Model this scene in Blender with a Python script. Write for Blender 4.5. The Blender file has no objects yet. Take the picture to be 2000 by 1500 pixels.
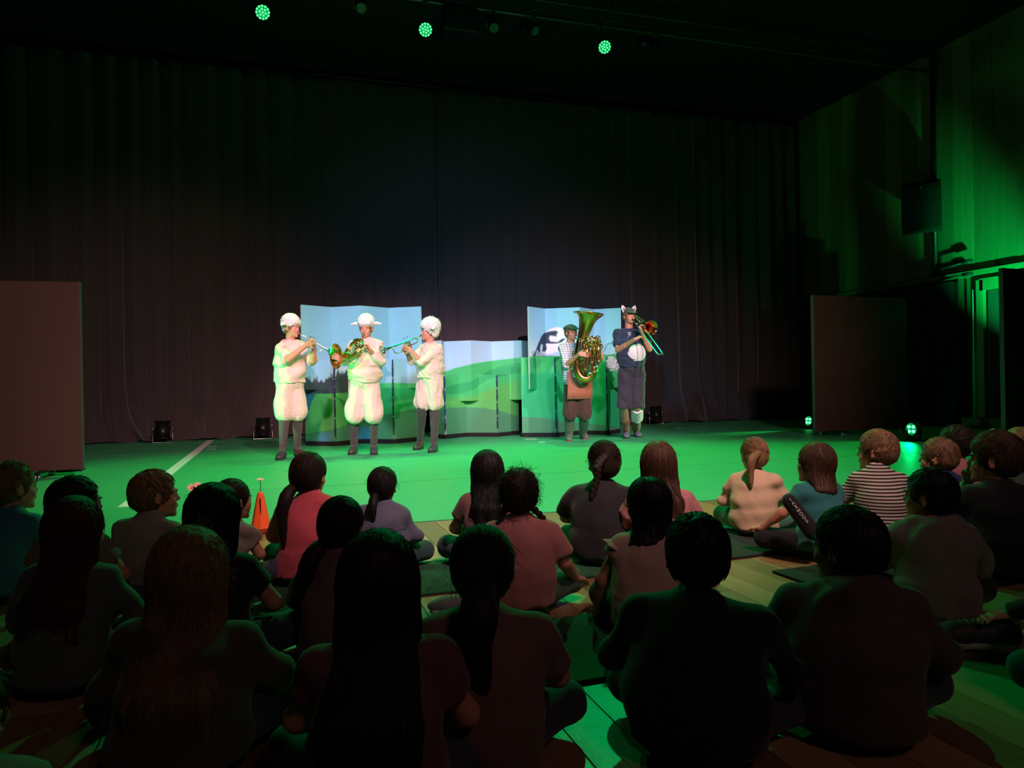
import bpy, bmesh, math, random
import numpy as np
from mathutils import Vector, Matrix
SC = bpy.context.scene
COL = SC.collection
PI = math.pi
rnd = random.Random(7)

# ------------------------------------------------------------------ camera
FPX = 1450.0                                   # focal length in pixels of the 2000x1500 frame
CH = 0.88                                      # camera height, held by a seated adult
YAW, ROLL = math.atan(460 / 1450), 0.018
FW = np.array([math.sin(YAW), math.cos(YAW), 0.0])
RT = np.array([math.cos(YAW), -math.sin(YAW), 0.0])
UP = np.array([0, 0, 1.0])
XC = RT * math.cos(ROLL) - UP * math.sin(ROLL)
YC = UP * math.cos(ROLL) + RT * math.sin(ROLL)
CAM = np.array([0, 0, CH])
cam_data = bpy.data.cameras.new('camera')
cam = bpy.data.objects.new('camera', cam_data)
COL.objects.link(cam)
cam_data.sensor_width = 36.0
cam_data.lens = 36.0 * FPX / 2000.0
cam_data.clip_start = 0.05
M = Matrix([[XC[0], YC[0], -FW[0], CAM[0]], [XC[1], YC[1], -FW[1], CAM[1]], [XC[2], YC[2], -FW[2], CAM[2]], [0, 0, 0, 1]])
cam.matrix_world = M
SC.camera = cam

def ray(px, py): return FW + XC * (px - 1000) / FPX + YC * (750 - py) / FPX
def at(px, py, d): return CAM + ray(px, py) * d          # a measured point at depth d
def ground(px, py, z=0.0):
    r = ray(px, py)
    return CAM + r * ((z - CH) / r[2])
def horizon(px): return 750 - 0.018 * (px - 1000)
def on_y(px, py, Y):                                      # point of the plane y = Y
    r = ray(px, py)
    return CAM + r * (Y / r[1])
def on_x(px, py, X):
    r = ray(px, py)
    return CAM + r * (X / r[0])

# ------------------------------------------------------------------ view, world, lights
SC.view_settings.view_transform = 'Standard'
SC.view_settings.look = 'None'
SC.view_settings.gamma = 1
SC.view_settings.use_curve_mapping = False
SC.view_settings.exposure = 0.0
w = bpy.data.worlds.new('world'); SC.world = w; w.use_nodes = True
w.node_tree.nodes['Background'].inputs[0].default_value = (0.10, 0.16, 0.3, 1)
w.node_tree.nodes['Background'].inputs[1].default_value = 0.0

def spot(name, loc, target, power, color, angle, blend=0.6, size=0.08):
    ld = bpy.data.lights.new(name, 'SPOT')
    ld.energy = power; ld.color = color; ld.spot_size = math.radians(angle)
    ld.spot_blend = blend; ld.shadow_soft_size = size
    o = bpy.data.objects.new(name, ld); COL.objects.link(o)
    o.location = loc
    d = Vector(target) - Vector(loc)
    o.rotation_euler = d.to_track_quat('-Z', 'Y').to_euler()
    return o
GREEN = (0.0, 1.0, 0.22)
LAMPZ = 5.9
LAMPS = [at(px, py, (LAMPZ - CH) / (ray(px, py)[2])) for px, py in ((513, 24), (831, 58), (1181, 92))]
LIGHTS = {}
for i, p in enumerate(LAMPS):
    spot('stage_par_beam', tuple(p + np.array([0, -0.05, -0.13])), (p[0] + (0.2, 0.2, -1.2)[i], (7.6, 7.6, 6.6)[i], 0), (560, 610, 900)[i], GREEN, (80, 80, 84)[i], 0.8, 0.10)
# pink-white front light from the lighting bar above the audience
spot('front_key_beam', (-1.2, -1.0, 5.4), (1.5, 10.0, 1.1), 4300, (1.0, 0.42, 0.46), 23, 0.7, 0.12)
spot('front_key_beam', (4.6, -1.2, 5.4), (4.5, 10.6, 1.0), 4800, (1.0, 0.56, 0.68), 20, 0.8, 0.12)
spot('front_cool_beam', (-3.6, 0.6, 5.4), (3.0, 11.3, 1.0), 2600, (0.12, 0.62, 1.0), 30, 0.9, 0.35)
spot('front_wash_beam', (1.8, -0.6, 6.0), (2.0, 7.3, 0.0), 3600, (1.0, 0.60, 0.56), 55, 1.0, 0.25)
spot('added_backdrop_fill', (0.6, -0.5, 5.2), (-1.8, 12.8, 0.2), 1500, (1.0, 0.62, 0.58), 40, 1.0, 0.3)  # two added warm fills that lift the lower curtain and side boards
spot('added_backdrop_fill', (3.0, -0.5, 5.2), (6.0, 12.8, 0.2), 1500, (1.0, 0.62, 0.58), 40, 1.0, 0.3)
spot('curtain_blue_beam', (0.9, -0.6, 5.6), (3.4, 13.6, 2.4), 900, (0.28, 0.50, 1.0), 32, 1.0, 0.3)
# dim warm spill over the audience
spot('house_wash_beam', (1.5, -3.4, 5.2), (1.6, 4.8, 0), 95, (1.0, 0.56, 0.56), 66, 1.0, 0.4)

# ------------------------------------------------------------------ materials
def lin(c):
    return tuple((x / 12.92 if x <= 0.04045 else ((x + 0.055) / 1.055) ** 2.4) for x in c)
_M = {}
def mat(name, color, rough=0.6, metal=0.0, noise=0.0, nscale=20.0, bump=0.0, bscale=60.0, spec=0.5, sheen=0.0, emit=None, stretch=None):
    """Procedural principled material: colour (sRGB) varied by noise, noise bump."""
    if name in _M: return _M[name]
    m = bpy.data.materials.new(name); m.use_nodes = True
    nt = m.node_tree; b = nt.nodes['Principled BSDF']
    c = lin(color)
    b.inputs['Base Color'].default_value = (*c, 1)
    b.inputs['Roughness'].default_value = rough
    b.inputs['Metallic'].default_value = metal
    b.inputs['Specular IOR Level'].default_value = spec
    if sheen: b.inputs['Sheen Weight'].default_value = sheen
    tc = nt.nodes.new('ShaderNodeTexCoord'); mp = nt.nodes.new('ShaderNodeMapping')
    nt.links.new(tc.outputs['Object'], mp.inputs['Vector'])
    if stretch: mp.inputs['Scale'].default_value = stretch
    if noise:
        n = nt.nodes.new('ShaderNodeTexNoise'); n.inputs['Scale'].default_value = nscale; n.inputs['Detail'].default_value = 4
        mx = nt.nodes.new('ShaderNodeMix'); mx.data_type = 'RGBA'
        mx.inputs[6].default_value = (*[x * (1 - noise) for x in c], 1)
        mx.inputs[7].default_value = (*[min(1, x * (1 + noise)) for x in c], 1)
        nt.links.new(mp.outputs[0], n.inputs['Vector']); nt.links.new(n.outputs['Fac'], mx.inputs[0])
        nt.links.new(mx.outputs[2], b.inputs['Base Color'])
    if bump:
        n = nt.nodes.new('ShaderNodeTexNoise'); n.inputs['Scale'].default_value = bscale; n.inputs['Detail'].default_value = 3
        bp = nt.nodes.new('ShaderNodeBump'); bp.inputs['Strength'].default_value = bump; bp.inputs['Distance'].default_value = 0.01
        nt.links.new(mp.outputs[0], n.inputs['Vector']); nt.links.new(n.outputs['Fac'], bp.inputs['Height'])
        nt.links.new(bp.outputs[0], b.inputs['Normal'])
    if emit:
        b.inputs['Emission Color'].default_value = (*emit[:3], 1); b.inputs['Emission Strength'].default_value = emit[3]
    _M[name] = m
    return m

# ------------------------------------------------------------------ object helpers
def link(o, parent=None):
    COL.objects.link(o)
    if parent is not None: o.parent = parent
    return o
def tag(o, label=None, cat=None, group=None, kind=None):
    if label: o['label'] = label
    if cat: o['category'] = cat
    if group: o['group'] = group
    if kind: o['kind'] = kind
    return o
def empty(name, loc, label=None, cat=None, group=None, rz=0.0):
    o = bpy.data.objects.new(name, None); o.empty_display_size = 0.1
    o.location = tuple(float(x) for x in loc); o.rotation_euler = (0, 0, rz)
    link(o); return tag(o, label, cat, group)
def np_mesh(name, V, F, m=None, smooth=True):
    """mesh from float (n,3) and int (m,3|4) arrays"""
    V = np.asarray(V, dtype=np.float32); F = np.asarray(F, dtype=np.int32)
    me = bpy.data.meshes.new(name)
    k = F.shape[1]
    me.vertices.add(len(V)); me.vertices.foreach_set('co', V.ravel())
    me.loops.add(F.size); me.loops.foreach_set('vertex_index', F.ravel())
    me.polygons.add(len(F)); me.polygons.foreach_set('loop_start', np.arange(0, F.size, k, dtype=np.int32))
    try: me.polygons.foreach_set('loop_total', np.full(len(F), k, dtype=np.int32))
    except Exception: pass
    me.polygons.foreach_set('use_smooth', np.full(len(F), smooth))
    me.update(calc_edges=True)
    if m: me.materials.append(m)
    return me
def obj(name, me, parent=None, m=None, loc=None):
    o = bpy.data.objects.new(name, me)
    if m is not None and not me.materials: me.materials.append(m)
    link(o, parent)
    if loc is not None: o.location = tuple(float(x) for x in loc)
    return o
class MB:
    """collects simple shapes into one mesh"""
    def __init__(s): s.V = []; s.F = []; s.n = 0; s.smooth = []
    def add(s, V, F, smooth=False):
        for f in F: s.F.append([i + s.n for i in f]); s.smooth.append(smooth)
        s.V += [tuple(float(c) for c in v) for v in V]; s.n = len(s.V); return s
    def box(s, c, size, R=None):
        c = Vector(c); h = Vector(size) / 2
        vs = []
        for z in (-1, 1):
            for x, y in ((-1, -1), (1, -1), (1, 1), (-1, 1)):
                v = Vector((x * h.x, y * h.y, z * h.z))
                if R is not None: v = R @ v
                vs.append(c + v)
        return s.add(vs, [(3, 2, 1, 0), (4, 5, 6, 7), (0, 1, 5, 4), (1, 2, 6, 5), (2, 3, 7, 6), (3, 0, 4, 7)])
    def cbox(s, c, size, b=0.01):
        """box with chamfered vertical and top edges"""
        x, y, z = size[0] / 2, size[1] / 2, size[2] / 2
        ring = lambda i, zz: [(c[0] + sx * (x - i[0]), c[1] + sy * (y - i[1]), c[2] + zz) for sx, sy, i in
             ((-1, -1, (i, i + b)), (-1, -1, (i + b, i)), (1, -1, (i + b, i)), (1, -1, (i, i + b)), (1, 1, (i, i + b)), (1, 1, (i + b, i)), (-1, 1, (i + b, i)), (-1, 1, (i, i + b)))]
        V = ring(b, -z) + ring(0, -z + b) + ring(0, z - b) + ring(b, z)
        F = [tuple(range(7, -1, -1)), tuple(range(24, 32))]
        for r in range(3):
            for k in range(8): F.append((r * 8 + k, r * 8 + (k + 1) % 8, r * 8 + 8 + (k + 1) % 8, r * 8 + 8 + k))
        return s.add(V, F)
    def tube(s, pts, r, n=8, closed=False, caps=True, flat=None):
        """tube through points, radius scalar or list (parallel transport frames)"""
        pts = [Vector([float(c) for c in p]) for p in pts]; N = len(pts)
        rs = r if isinstance(r, (list, tuple)) else [r] * N
        T = []
        for i in range(N):
            a = pts[(i - 1) % N] if (closed or i > 0) else pts[i]
            b = pts[(i + 1) % N] if (closed or i < N - 1) else pts[i]
            t = (b - a); T.append(t.normalized() if t.length > 1e-9 else Vector((0, 0, 1)))
        nrm = T[0].orthogonal().normalized(); V = []
        for i in range(N):
            nrm = (nrm - T[i] * nrm.dot(T[i]))
            nrm = nrm.normalized() if nrm.length > 1e-6 else T[i].orthogonal().normalized()
            bi = T[i].cross(nrm)
            for k in range(n):
                a = 2 * PI * k / n
                V.append(pts[i] + (nrm * math.cos(a) + bi * math.sin(a)) * rs[i])
        F = []
        for i in range(N if closed else N - 1):
            j = (i + 1) % N
            for k in range(n):
                F.append((i * n + k, i * n + (k + 1) % n, j * n + (k + 1) % n, j * n + k))
        s.add(V, F, True)
        if caps and not closed:
            b0 = s.n - len(V)
            s.F.append([b0 + k for k in range(n - 1, -1, -1)]); s.smooth.append(False)
            s.F.append([b0 + (N - 1) * n + k for k in range(n)]); s.smooth.append(False)
        return s
    def lathe(s, prof, a, axis=(0, 0, 1), n=24, smooth=True):
        """profile [(r, t)] revolved about axis through a"""
        a = Vector([float(c) for c in a]); ax = Vector([float(c) for c in axis]).normalized()
        u = ax.orthogonal().normalized(); v = ax.cross(u); V = []
        for r, t in prof:
            for k in range(n):
                an = 2 * PI * k / n
                V.append(a + ax * t + (u * math.cos(an) + v * math.sin(an)) * r)
        F = []
        for i in range(len(prof) - 1):
            for k in range(n):
                F.append((i * n + k, i * n + (k + 1) % n, (i + 1) * n + (k + 1) % n, (i + 1) * n + k))
        return s.add(V, F, smooth)
    def disc(s, c, r, axis=(0, 0, 1), n=16):
        c = Vector([float(q) for q in c]); ax = Vector([float(q) for q in axis]).normalized(); u = ax.orthogonal().normalized(); v = ax.cross(u)
        return s.add([c + (u * math.cos(2 * PI * k / n) + v * math.sin(2 * PI * k / n)) * r for k in range(n)], [tuple(range(n))])
    def ball(s, c, r, n=12, m=8):
        c = Vector([float(q) for q in c]); r = Vector((r, r, r)) if not hasattr(r, '__len__') else Vector(r)
        V = [c + Vector((0, 0, r.z))]
        for i in range(1, m):
            for k in range(n):
                V.append(c + Vector((r.x * math.sin(PI * i / m) * math.cos(2 * PI * k / n), r.y * math.sin(PI * i / m) * math.sin(2 * PI * k / n), r.z * math.cos(PI * i / m))))
        V.append(c - Vector((0, 0, r.z))); F = [(0, 1 + k, 1 + (k + 1) % n) for k in range(n)]
        for i in range(m - 2):
            for k in range(n): F.append((1 + i * n + k, 1 + (i + 1) * n + k, 1 + (i + 1) * n + (k + 1) % n, 1 + i * n + (k + 1) % n))
        L = len(V) - 1; F += [(L, 1 + (m - 2) * n + (k + 1) % n, 1 + (m - 2) * n + k) for k in range(n)]
        return s.add(V, F, True)
    def mesh(s, name, m=None, off=(0, 0, 0)):
        me = bpy.data.meshes.new(name)
        o = Vector([float(c) for c in off])
        me.from_pydata([tuple(Vector(v) - o) for v in s.V], [], s.F)
        me.polygons.foreach_set('use_smooth', s.smooth)
        if m: me.materials.append(m)
        me.update(); return me
    def build(s, name, m=None, parent=None, off=None, loc=None):
        """off: world position of the parent, when the points were given in world space"""
        me = s.mesh(name, m, off if off is not None else (0, 0, 0))
        return obj(name, me, parent, loc=loc)
def spline(pts, n=6, closed=False):
    """Catmull-Rom through the points"""
    P = [np.array(p, float) for p in pts]; N = len(P); out = []
    for i in range(N if closed else N - 1):
        if closed: a, b, c, d = P[(i - 1) % N], P[i], P[(i + 1) % N], P[(i + 2) % N]
        else: a, b, c, d = P[max(i - 1, 0)], P[i], P[i + 1], P[min(i + 2, N - 1)]
        for k in range(n):
            t = k / n
            out.append(0.5 * (2 * b + (c - a) * t + (2 * a - 5 * b + 4 * c - d) * t * t + (3 * b - a - 3 * c + d) * t ** 3))
    if not closed: out.append(P[-1])
    return out

# ------------------------------------------------------------------ implicit surfaces
def nrmz(v):
    v = np.asarray(v, float); return v / (np.linalg.norm(v) + 1e-12)
class Cone:                                    # round cone a->b
    def __init__(s, a, b, r1, r2=None, flat=1.0, fd=None):
        s.a = np.asarray(a, np.float32); s.b = np.asarray(b, np.float32); s.r1 = r1; s.r2 = r1 if r2 is None else r2
        s.flat = flat; s.fd = None if fd is None else nrmz(fd).astype(np.float32)   # thinner along fd
    def bb(s): r = max(s.r1, s.r2); return np.minimum(s.a, s.b) - r, np.maximum(s.a, s.b) + r
    def d(s, P):
        q = P - s.a; ba = s.b - s.a
        t = np.clip((q @ ba) / (ba @ ba + 1e-12), 0, 1)
        q = q - t[..., None] * ba
        if s.fd is not None:
            c = q @ s.fd
            q = q + (c * (1 / s.flat - 1))[..., None] * s.fd
            return (np.sqrt((q * q).sum(-1)) - (s.r1 + (s.r2 - s.r1) * t)) * (0.5 + 0.5 * s.flat)
        return np.sqrt((q * q).sum(-1)) - (s.r1 + (s.r2 - s.r1) * t)
class Cyl:                                     # cone with flat ends; e scales the section along fd
    def __init__(s, a, b, r1, r2=None, flat=1.0, fd=None):
        s.a = np.asarray(a, np.float32); s.b = np.asarray(b, np.float32); s.r1 = r1; s.r2 = r1 if r2 is None else r2
        s.flat = flat; s.fd = None if fd is None else nrmz(fd).astype(np.float32)
    def bb(s): r = max(s.r1, s.r2); return np.minimum(s.a, s.b) - r, np.maximum(s.a, s.b) + r
    def d(s, P):
        q = P - s.a; ba = s.b - s.a; L = math.sqrt(float(ba @ ba)); u = ba / L
        h = q @ u; t = np.clip(h / L, 0, 1); q = q - h[..., None] * u
        if s.fd is not None:
            c = q @ s.fd; q = q + (c * (1 / s.flat - 1))[..., None] * s.fd
        dr = np.sqrt((q * q).sum(-1)) - (s.r1 + (s.r2 - s.r1) * t)
        return np.maximum(dr, np.maximum(-h, h - L))
class Ell:
    def __init__(s, c, r, R=None):
        s.c = np.asarray(c, np.float32); s.r = np.asarray(r, np.float32); s.R = None if R is None else np.asarray(R, np.float32)
    def bb(s): r = float(s.r.max()); return s.c - r, s.c + r
    def d(s, P):
        q = P - s.c
        if s.R is not None: q = q @ s.R
        a = q / s.r; k0 = np.sqrt((a * a).sum(-1)) + 1e-9; a = a / s.r; k1 = np.sqrt((a * a).sum(-1)) + 1e-9
        return k0 * (k0 - 1) / k1
class Half:                                    # solid on the side n points away from
    def __init__(s, p, n): s.p = np.asarray(p, np.float32); s.n = nrmz(n).astype(np.float32)
    def bb(s): return None
    def d(s, P): return (P - s.p) @ s.n
class RBox:
    def __init__(s, c, h, R=None, r=0.01):
        s.c = np.asarray(c, np.float32); s.h = np.asarray(h, np.float32) - r; s.R = None if R is None else np.asarray(R, np.float32); s.r = r
    def bb(s): r = float(np.linalg.norm(s.h)) + s.r; return s.c - r, s.c + r
    def d(s, P):
        q = P - s.c
        if s.R is not None: q = q @ s.R
        q = np.abs(q) - s.h
        return np.sqrt((np.maximum(q, 0) ** 2).sum(-1)) + np.minimum(q.max(-1), 0) - s.r
# a field is a list of (prim, k) unions, (prim, k, 'cut') subtractions, (prim, k, 'and') intersections
def evalf(F, P):
    P = np.asarray(P, np.float32); D = np.full(P.shape[:-1], 0.6, np.float32)
    for it in F:
        pr, k = it[0], max(it[1], 1e-4); d = pr.d(P)
        if len(it) == 2:
            h = np.clip(0.5 + 0.5 * (D - d) / k, 0, 1); D = D * (1 - h) + d * h - k * h * (1 - h)
        else:
            if it[2] == 'cut': d = -d
            h = np.clip(0.5 - 0.5 * (D - d) / k, 0, 1); D = D * (1 - h) + d * h + k * h * (1 - h)
    return D
_EDG = [(a, b) for a in range(8) for b in range(a + 1, 8) if bin(a ^ b).count('1') == 1]
def surface(F, h, disp=None):
    """surface nets of a field; returns V (world), quads"""
    lo = np.full(3, 1e9); hi = np.full(3, -1e9)
    for it in F:
        if len(it) == 2:
            b = it[0].bb(); lo = np.minimum(lo, b[0]); hi = np.maximum(hi, b[1])
    lo = lo - 4 * h; hi = hi + 4 * h
    n = np.ceil((hi - lo) / h).astype(int) + 1
    ax = [(lo[i] + h * np.arange(n[i])).astype(np.float32) for i in range(3)]
    D = np.full(tuple(n), 0.6, np.float32)
    for it in F:
        pr, k = it[0], max(it[1], 1e-4); b = pr.bb()
        if b is None: i0 = [0, 0, 0]; i1 = list(n)
        else:
            pad = k + 3 * h
            i0 = np.clip(np.floor((b[0] - pad - lo) / h).astype(int), 0, n); i1 = np.clip(np.ceil((b[1] + pad - lo) / h).astype(int) + 1, 0, n)
            if (i1 <= i0).any(): continue
        sl = tuple(slice(int(i0[j]), int(i1[j])) for j in range(3))
        G = np.stack(np.meshgrid(ax[0][sl[0]], ax[1][sl[1]], ax[2][sl[2]], indexing='ij'), -1)
        d = pr.d(G); Ds = D[sl]
        if len(it) == 2:
            q = np.clip(0.5 + 0.5 * (Ds - d) / k, 0, 1); D[sl] = Ds * (1 - q) + d * q - k * q * (1 - q)
        else:
            if it[2] == 'cut': d = -d
            q = np.clip(0.5 - 0.5 * (Ds - d) / k, 0, 1); D[sl] = Ds * (1 - q) + d * q + k * q * (1 - q)
    if disp is not None:
        m = np.abs(D) < 5 * h
        I = np.nonzero(m); Pn = np.stack([ax[j][I[j]] for j in range(3)], -1)
        D[m] = D[m] + disp(Pn)
    D[0] = D[-1] = 0.5; D[:, 0] = D[:, -1] = 0.5; D[:, :, 0] = D[:, :, -1] = 0.5
    S = D < 0
    cnt = np.zeros(tuple(n - 1), np.int8)
    for c in range(8):
        i, j, k = c & 1, (c >> 1) & 1, (c >> 2) & 1
        cnt += S[i:n[0] - 1 + i, j:n[1] - 1 + j, k:n[2] - 1 + k]
    act = (cnt > 0) & (cnt < 8)
    I = np.stack(np.nonzero(act), -1)
    idx = np.full(tuple(n - 1), -1, np.int32); idx[act] = np.arange(len(I))
    cv = np.stack([D[I[:, 0] + (c & 1), I[:, 1] + ((c >> 1) & 1), I[:, 2] + ((c >> 2) & 1)] for c in range(8)], -1)
    off = np.array([[c & 1, (c >> 1) & 1, (c >> 2) & 1] for c in range(8)], np.float32)
    acc = np.zeros((len(I), 3), np.float32); w_ = np.zeros(len(I), np.float32)
    for a, b in _EDG:
        va, vb = cv[:, a], cv[:, b]; x = (va < 0) != (vb < 0)
        t = np.where(x, va / np.where(x, va - vb, 1), 0)
        acc += np.where(x[:, None], off[a] + t[:, None] * (off[b] - off[a]), 0); w_ += x
    V = lo + (I + acc / w_[:, None]) * h
    Q = []
    for axn in range(3):
        u, v = (axn + 1) % 3, (axn + 2) % 3
        A = [slice(None)] * 3; B = [slice(None)] * 3; A[axn] = slice(0, -1); B[axn] = slice(1, None)
        x = S[tuple(A)] != S[tuple(B)]
        E = np.stack(np.nonzero(x), -1)
        E = E[(E[:, u] > 0) & (E[:, v] > 0) & (E[:, u] < n[u] - 1) & (E[:, v] < n[v] - 1)]
        ins = S[E[:, 0], E[:, 1], E[:, 2]]
        def g(du, dv):
            e = E.copy(); e[:, u] -= du; e[:, v] -= dv
            return idx[e[:, 0], e[:, 1], e[:, 2]]
        q = np.stack([g(1, 1), g(0, 1), g(0, 0), g(1, 0)], -1)
        q[~ins] = q[~ins][:, ::-1]
        Q.append(q)
    Q = np.concatenate(Q)
    Q = Q[(Q >= 0).all(1)]
    return V.astype(np.float32), Q
def waves(seed, amp, scale, aniso=(1, 1, 1), n=7):
    """cheap smooth noise as a sum of sines"""
    r = np.random.RandomState(seed)
    K = r.normal(size=(n, 3)) * np.array(aniso) * scale; ph = r.uniform(0, 6.28, n); a = r.uniform(0.5, 1, n); a = a / a.sum()
    K = K.astype(np.float32)
    def f(P): return amp * 1.8 * (np.sin(P @ K.T + ph) * a).sum(-1).astype(np.float32)
    return f
def sdf_obj(name, F, h, m, parent, off, disp=None):
    V, Q = surface(F, h, disp)
    return obj(name, np_mesh(name, V - np.asarray(off, np.float32), Q, m), parent)
def strands_mesh(paths, r):
    """paths (N,K,3) -> 3-sided tapered tubes"""
    N, K, _ = paths.shape
    T = np.gradient(paths, axis=1); T /= (np.linalg.norm(T, axis=2, keepdims=True) + 1e-9)
    up = np.array([0.3, 0.5, 0.81]); A = np.cross(T, up); A /= (np.linalg.norm(A, axis=2, keepdims=True) + 1e-9); B = np.cross(T, A)
    tp = np.concatenate([[0.6], np.ones(K - 3), [0.8, 0.25]])[None, :, None] * (r if np.isscalar(r) else np.asarray(r)[:, None, None])
    V = np.stack([paths + (A * math.cos(a) + B * math.sin(a)) * tp for a in (0, 2.094, 4.188)], 2).reshape(-1, 3)
    base = (np.arange(N) * K * 3)[:, None, None, None]; i = (np.arange(K - 1) * 3)[None, :, None, None]; k = np.arange(3)[None, None, :, None]
    k2 = (k + 1) % 3
    Q = np.concatenate([base + i + k, base + i + k2, base + i + 3 + k2, base + i + 3 + k], -1).reshape(-1, 4)
    return V.astype(np.float32), Q.astype(np.int32)

# ================================================================== THE SETTING
m_wood = mat('parquet_wood', (0.60, 0.46, 0.32), 0.38, noise=0.22, nscale=6, bump=0.15, bscale=30, stretch=(6, 0.6, 6))
m_wood2 = mat('parquet_wood_dark', (0.50, 0.37, 0.25), 0.40, noise=0.22, nscale=6, bump=0.15, bscale=30, stretch=(6, 0.6, 6))
m_wood3 = mat('parquet_wood_pale', (0.68, 0.55, 0.40), 0.38, noise=0.18, nscale=6, bump=0.15, bscale=30, stretch=(6, 0.6, 6))
m_gap = mat('floor_gap', (0.08, 0.06, 0.05), 0.9)
m_vinyl = mat('dance_vinyl', (0.26, 0.71, 0.47), 0.47, noise=0.10, nscale=3, bump=0.06, bscale=12)
m_black = mat('matt_black', (0.05, 0.05, 0.055), 0.8, noise=0.2)
m_blackmetal = mat('black_metal', (0.06, 0.06, 0.065), 0.45, metal=0.4, noise=0.1)
m_steel = mat('steel', (0.72, 0.73, 0.75), 0.3, metal=1.0, noise=0.1)
m_tape = mat('white_tape', (0.92, 0.92, 0.92), 0.6, noise=0.05)

EDGE = 4.75
fl = MB().box((3.0, 5.5, -0.06), (19, 19, 0.1)).build('floor', m_gap); tag(fl, kind='structure')
r = random.Random(3)
pm = {}
for k in (m_wood, m_wood2, m_wood3):
    for L in (1.2, 1.62, 2.05):
        pm[(k.name, L)] = MB().cbox((0, 0, -0.006), (0.138, L - 0.003, 0.012), 0.0015).mesh('plank', k)
x = -2.05
while x < 5.7:
    y = EDGE - 0.01 - r.choice((0.0, 0.35, 0.7, 1.0)) + 1.0
    y = min(y, EDGE - 0.01); first = True
    while y > 0.35:
        L = r.choice((1.2, 1.62, 2.05)); k = r.choice((m_wood, m_wood, m_wood2, m_wood3))
        if (y > 1.9 - 0.3 * x or True):
            o = obj('plank', pm[(k.name, L)], fl); o.location = (x, y - L / 2, 0.0)
        y -= L
    x += 0.14
# the rest of the parquet, outside what can be picked apart
far = MB()
for xx in np.arange(-6.1, -2.05, 0.14): far.box((xx, 1.0, -0.006), (0.137, 7.4, 0.012))
for xx in np.arange(5.75, 12.0, 0.14): far.box((xx, 1.0, -0.006), (0.137, 7.4, 0.012))
o = far.build('plank', m_wood, fl); o['kind'] = 'stuff'
stg = MB().box((2.9, 9.6, -0.005), (17.8, 2 * (14.5 - 9.6) - 0.02, 0.006)).build('trim_1', m_black); tag(stg, kind='structure')
ys = [EDGE, 6.79, 8.97, 11.3, 13.2, 14.6]
for i in range(5):
    vs = MB().box((2.9, (ys[i] + ys[i + 1]) / 2, 0.0), (17.6, ys[i + 1] - ys[i] - 0.022, 0.006)).build('vinyl_sheet', m_vinyl, stg)
# tape line on the left of the dance floor and small marks
def decal(name, pts, m, z=0.0045):
    mb = MB(); n = len(pts)
    mb.add([(p[0], p[1], z) for p in pts] + [(p[0], p[1], 0.003) for p in pts], [tuple(range(n))] + [(i + n, (i + 1) % n + n, (i + 1) % n, i) for i in range(n)])
    return mb.build(name, m)
o = decal('floor_tape', [(-1.16, 6.25), (-1.05, 6.25), (-1.04, 13.8), (-1.15, 13.8)], m_tape)
tag(o, 'long white tape line running upstage across the dance floor', 'tape')
for (px, py, wx, lab) in ((415, 873, 0.14, 'short white tape mark beside the long line near the curtain'), (413, 878, 0.13, 'short white tape mark just below another, right of the long tape line'),
                          (1037, 858, 0.2, 'white tape mark in front of the gap between the folding flats'), (1058, 864, 0.1, 'small white tape mark left of the tuba player'),
                          (1326, 837, 0.13, 'small white tape mark near the curtain right of the trombone player')):
    g = ground(px, py)
    o = decal('tape_mark', [(g[0] - wx / 2, g[1] - .02), (g[0] + wx / 2, g[1] - .02), (g[0] + wx / 2 - .01, g[1] + .025), (g[0] - wx / 2 + .01, g[1] + .02)], m_tape)
    tag(o, lab, 'tape')

XW, CEIL = 11.5, 6.8
m_blackwall = mat('black_wall', (0.04, 0.04, 0.045), 0.9, noise=0.15, nscale=4)
tag(MB().box((3, 14.9, CEIL / 2), (19, 0.1, CEIL)).build('wall_back', m_blackwall), kind='structure')
tag(MB().box((-6.4, 5.5, CEIL / 2), (0.1, 19, CEIL)).build('wall_left', m_blackwall), kind='structure')
tag(MB().box((3, -3.95, CEIL / 2), (19, 0.1, CEIL)).build('wall_front', m_blackwall), kind='structure')
tag(MB().box((3, 5.5, CEIL + 0.05), (19, 19, 0.1)).build('ceiling', m_blackwall), kind='structure')
m_boards = mat('wall_boards', (0.50, 0.40, 0.27), 0.55, noise=0.3, nscale=5, bump=0.2, bscale=20, stretch=(3, 3, 0.25))
m_boards2 = mat('wall_boards_darker', (0.42, 0.33, 0.22), 0.55, noise=0.3, nscale=5, bump=0.2, bscale=20, stretch=(3, 3, 0.25))
wr = MB().box((XW + 0.1, 5.5, CEIL / 2), (0.1, 19, CEIL)).build('wall_right', m_blackwall); tag(wr, kind='structure')
y = -3.8; r = random.Random(5)
wpm = [MB().cbox((0, 0, 0), (0.03, 0.376, CEIL - 2.72), 0.004).mesh('wall_panel', k) for k in (m_boards, m_boards2)]
while y < 14.6:
    o = obj('wall_panel', wpm[r.random() < 0.4], wr); o.location = (XW - 0.005 + r.uniform(-0.004, 0.004), y, 2.7 + (CEIL - 2.7) / 2); y += 0.382
MB().box((XW - 0.02, 5.4, 2.64), (0.14, 18.6, 0.09)).build('ledge', m_boards, wr)
MB().box((XW + 0.02, 5.4, 1.3), (0.04, 18.6, 2.6)).build('wainscot', m_boards2, wr)
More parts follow.
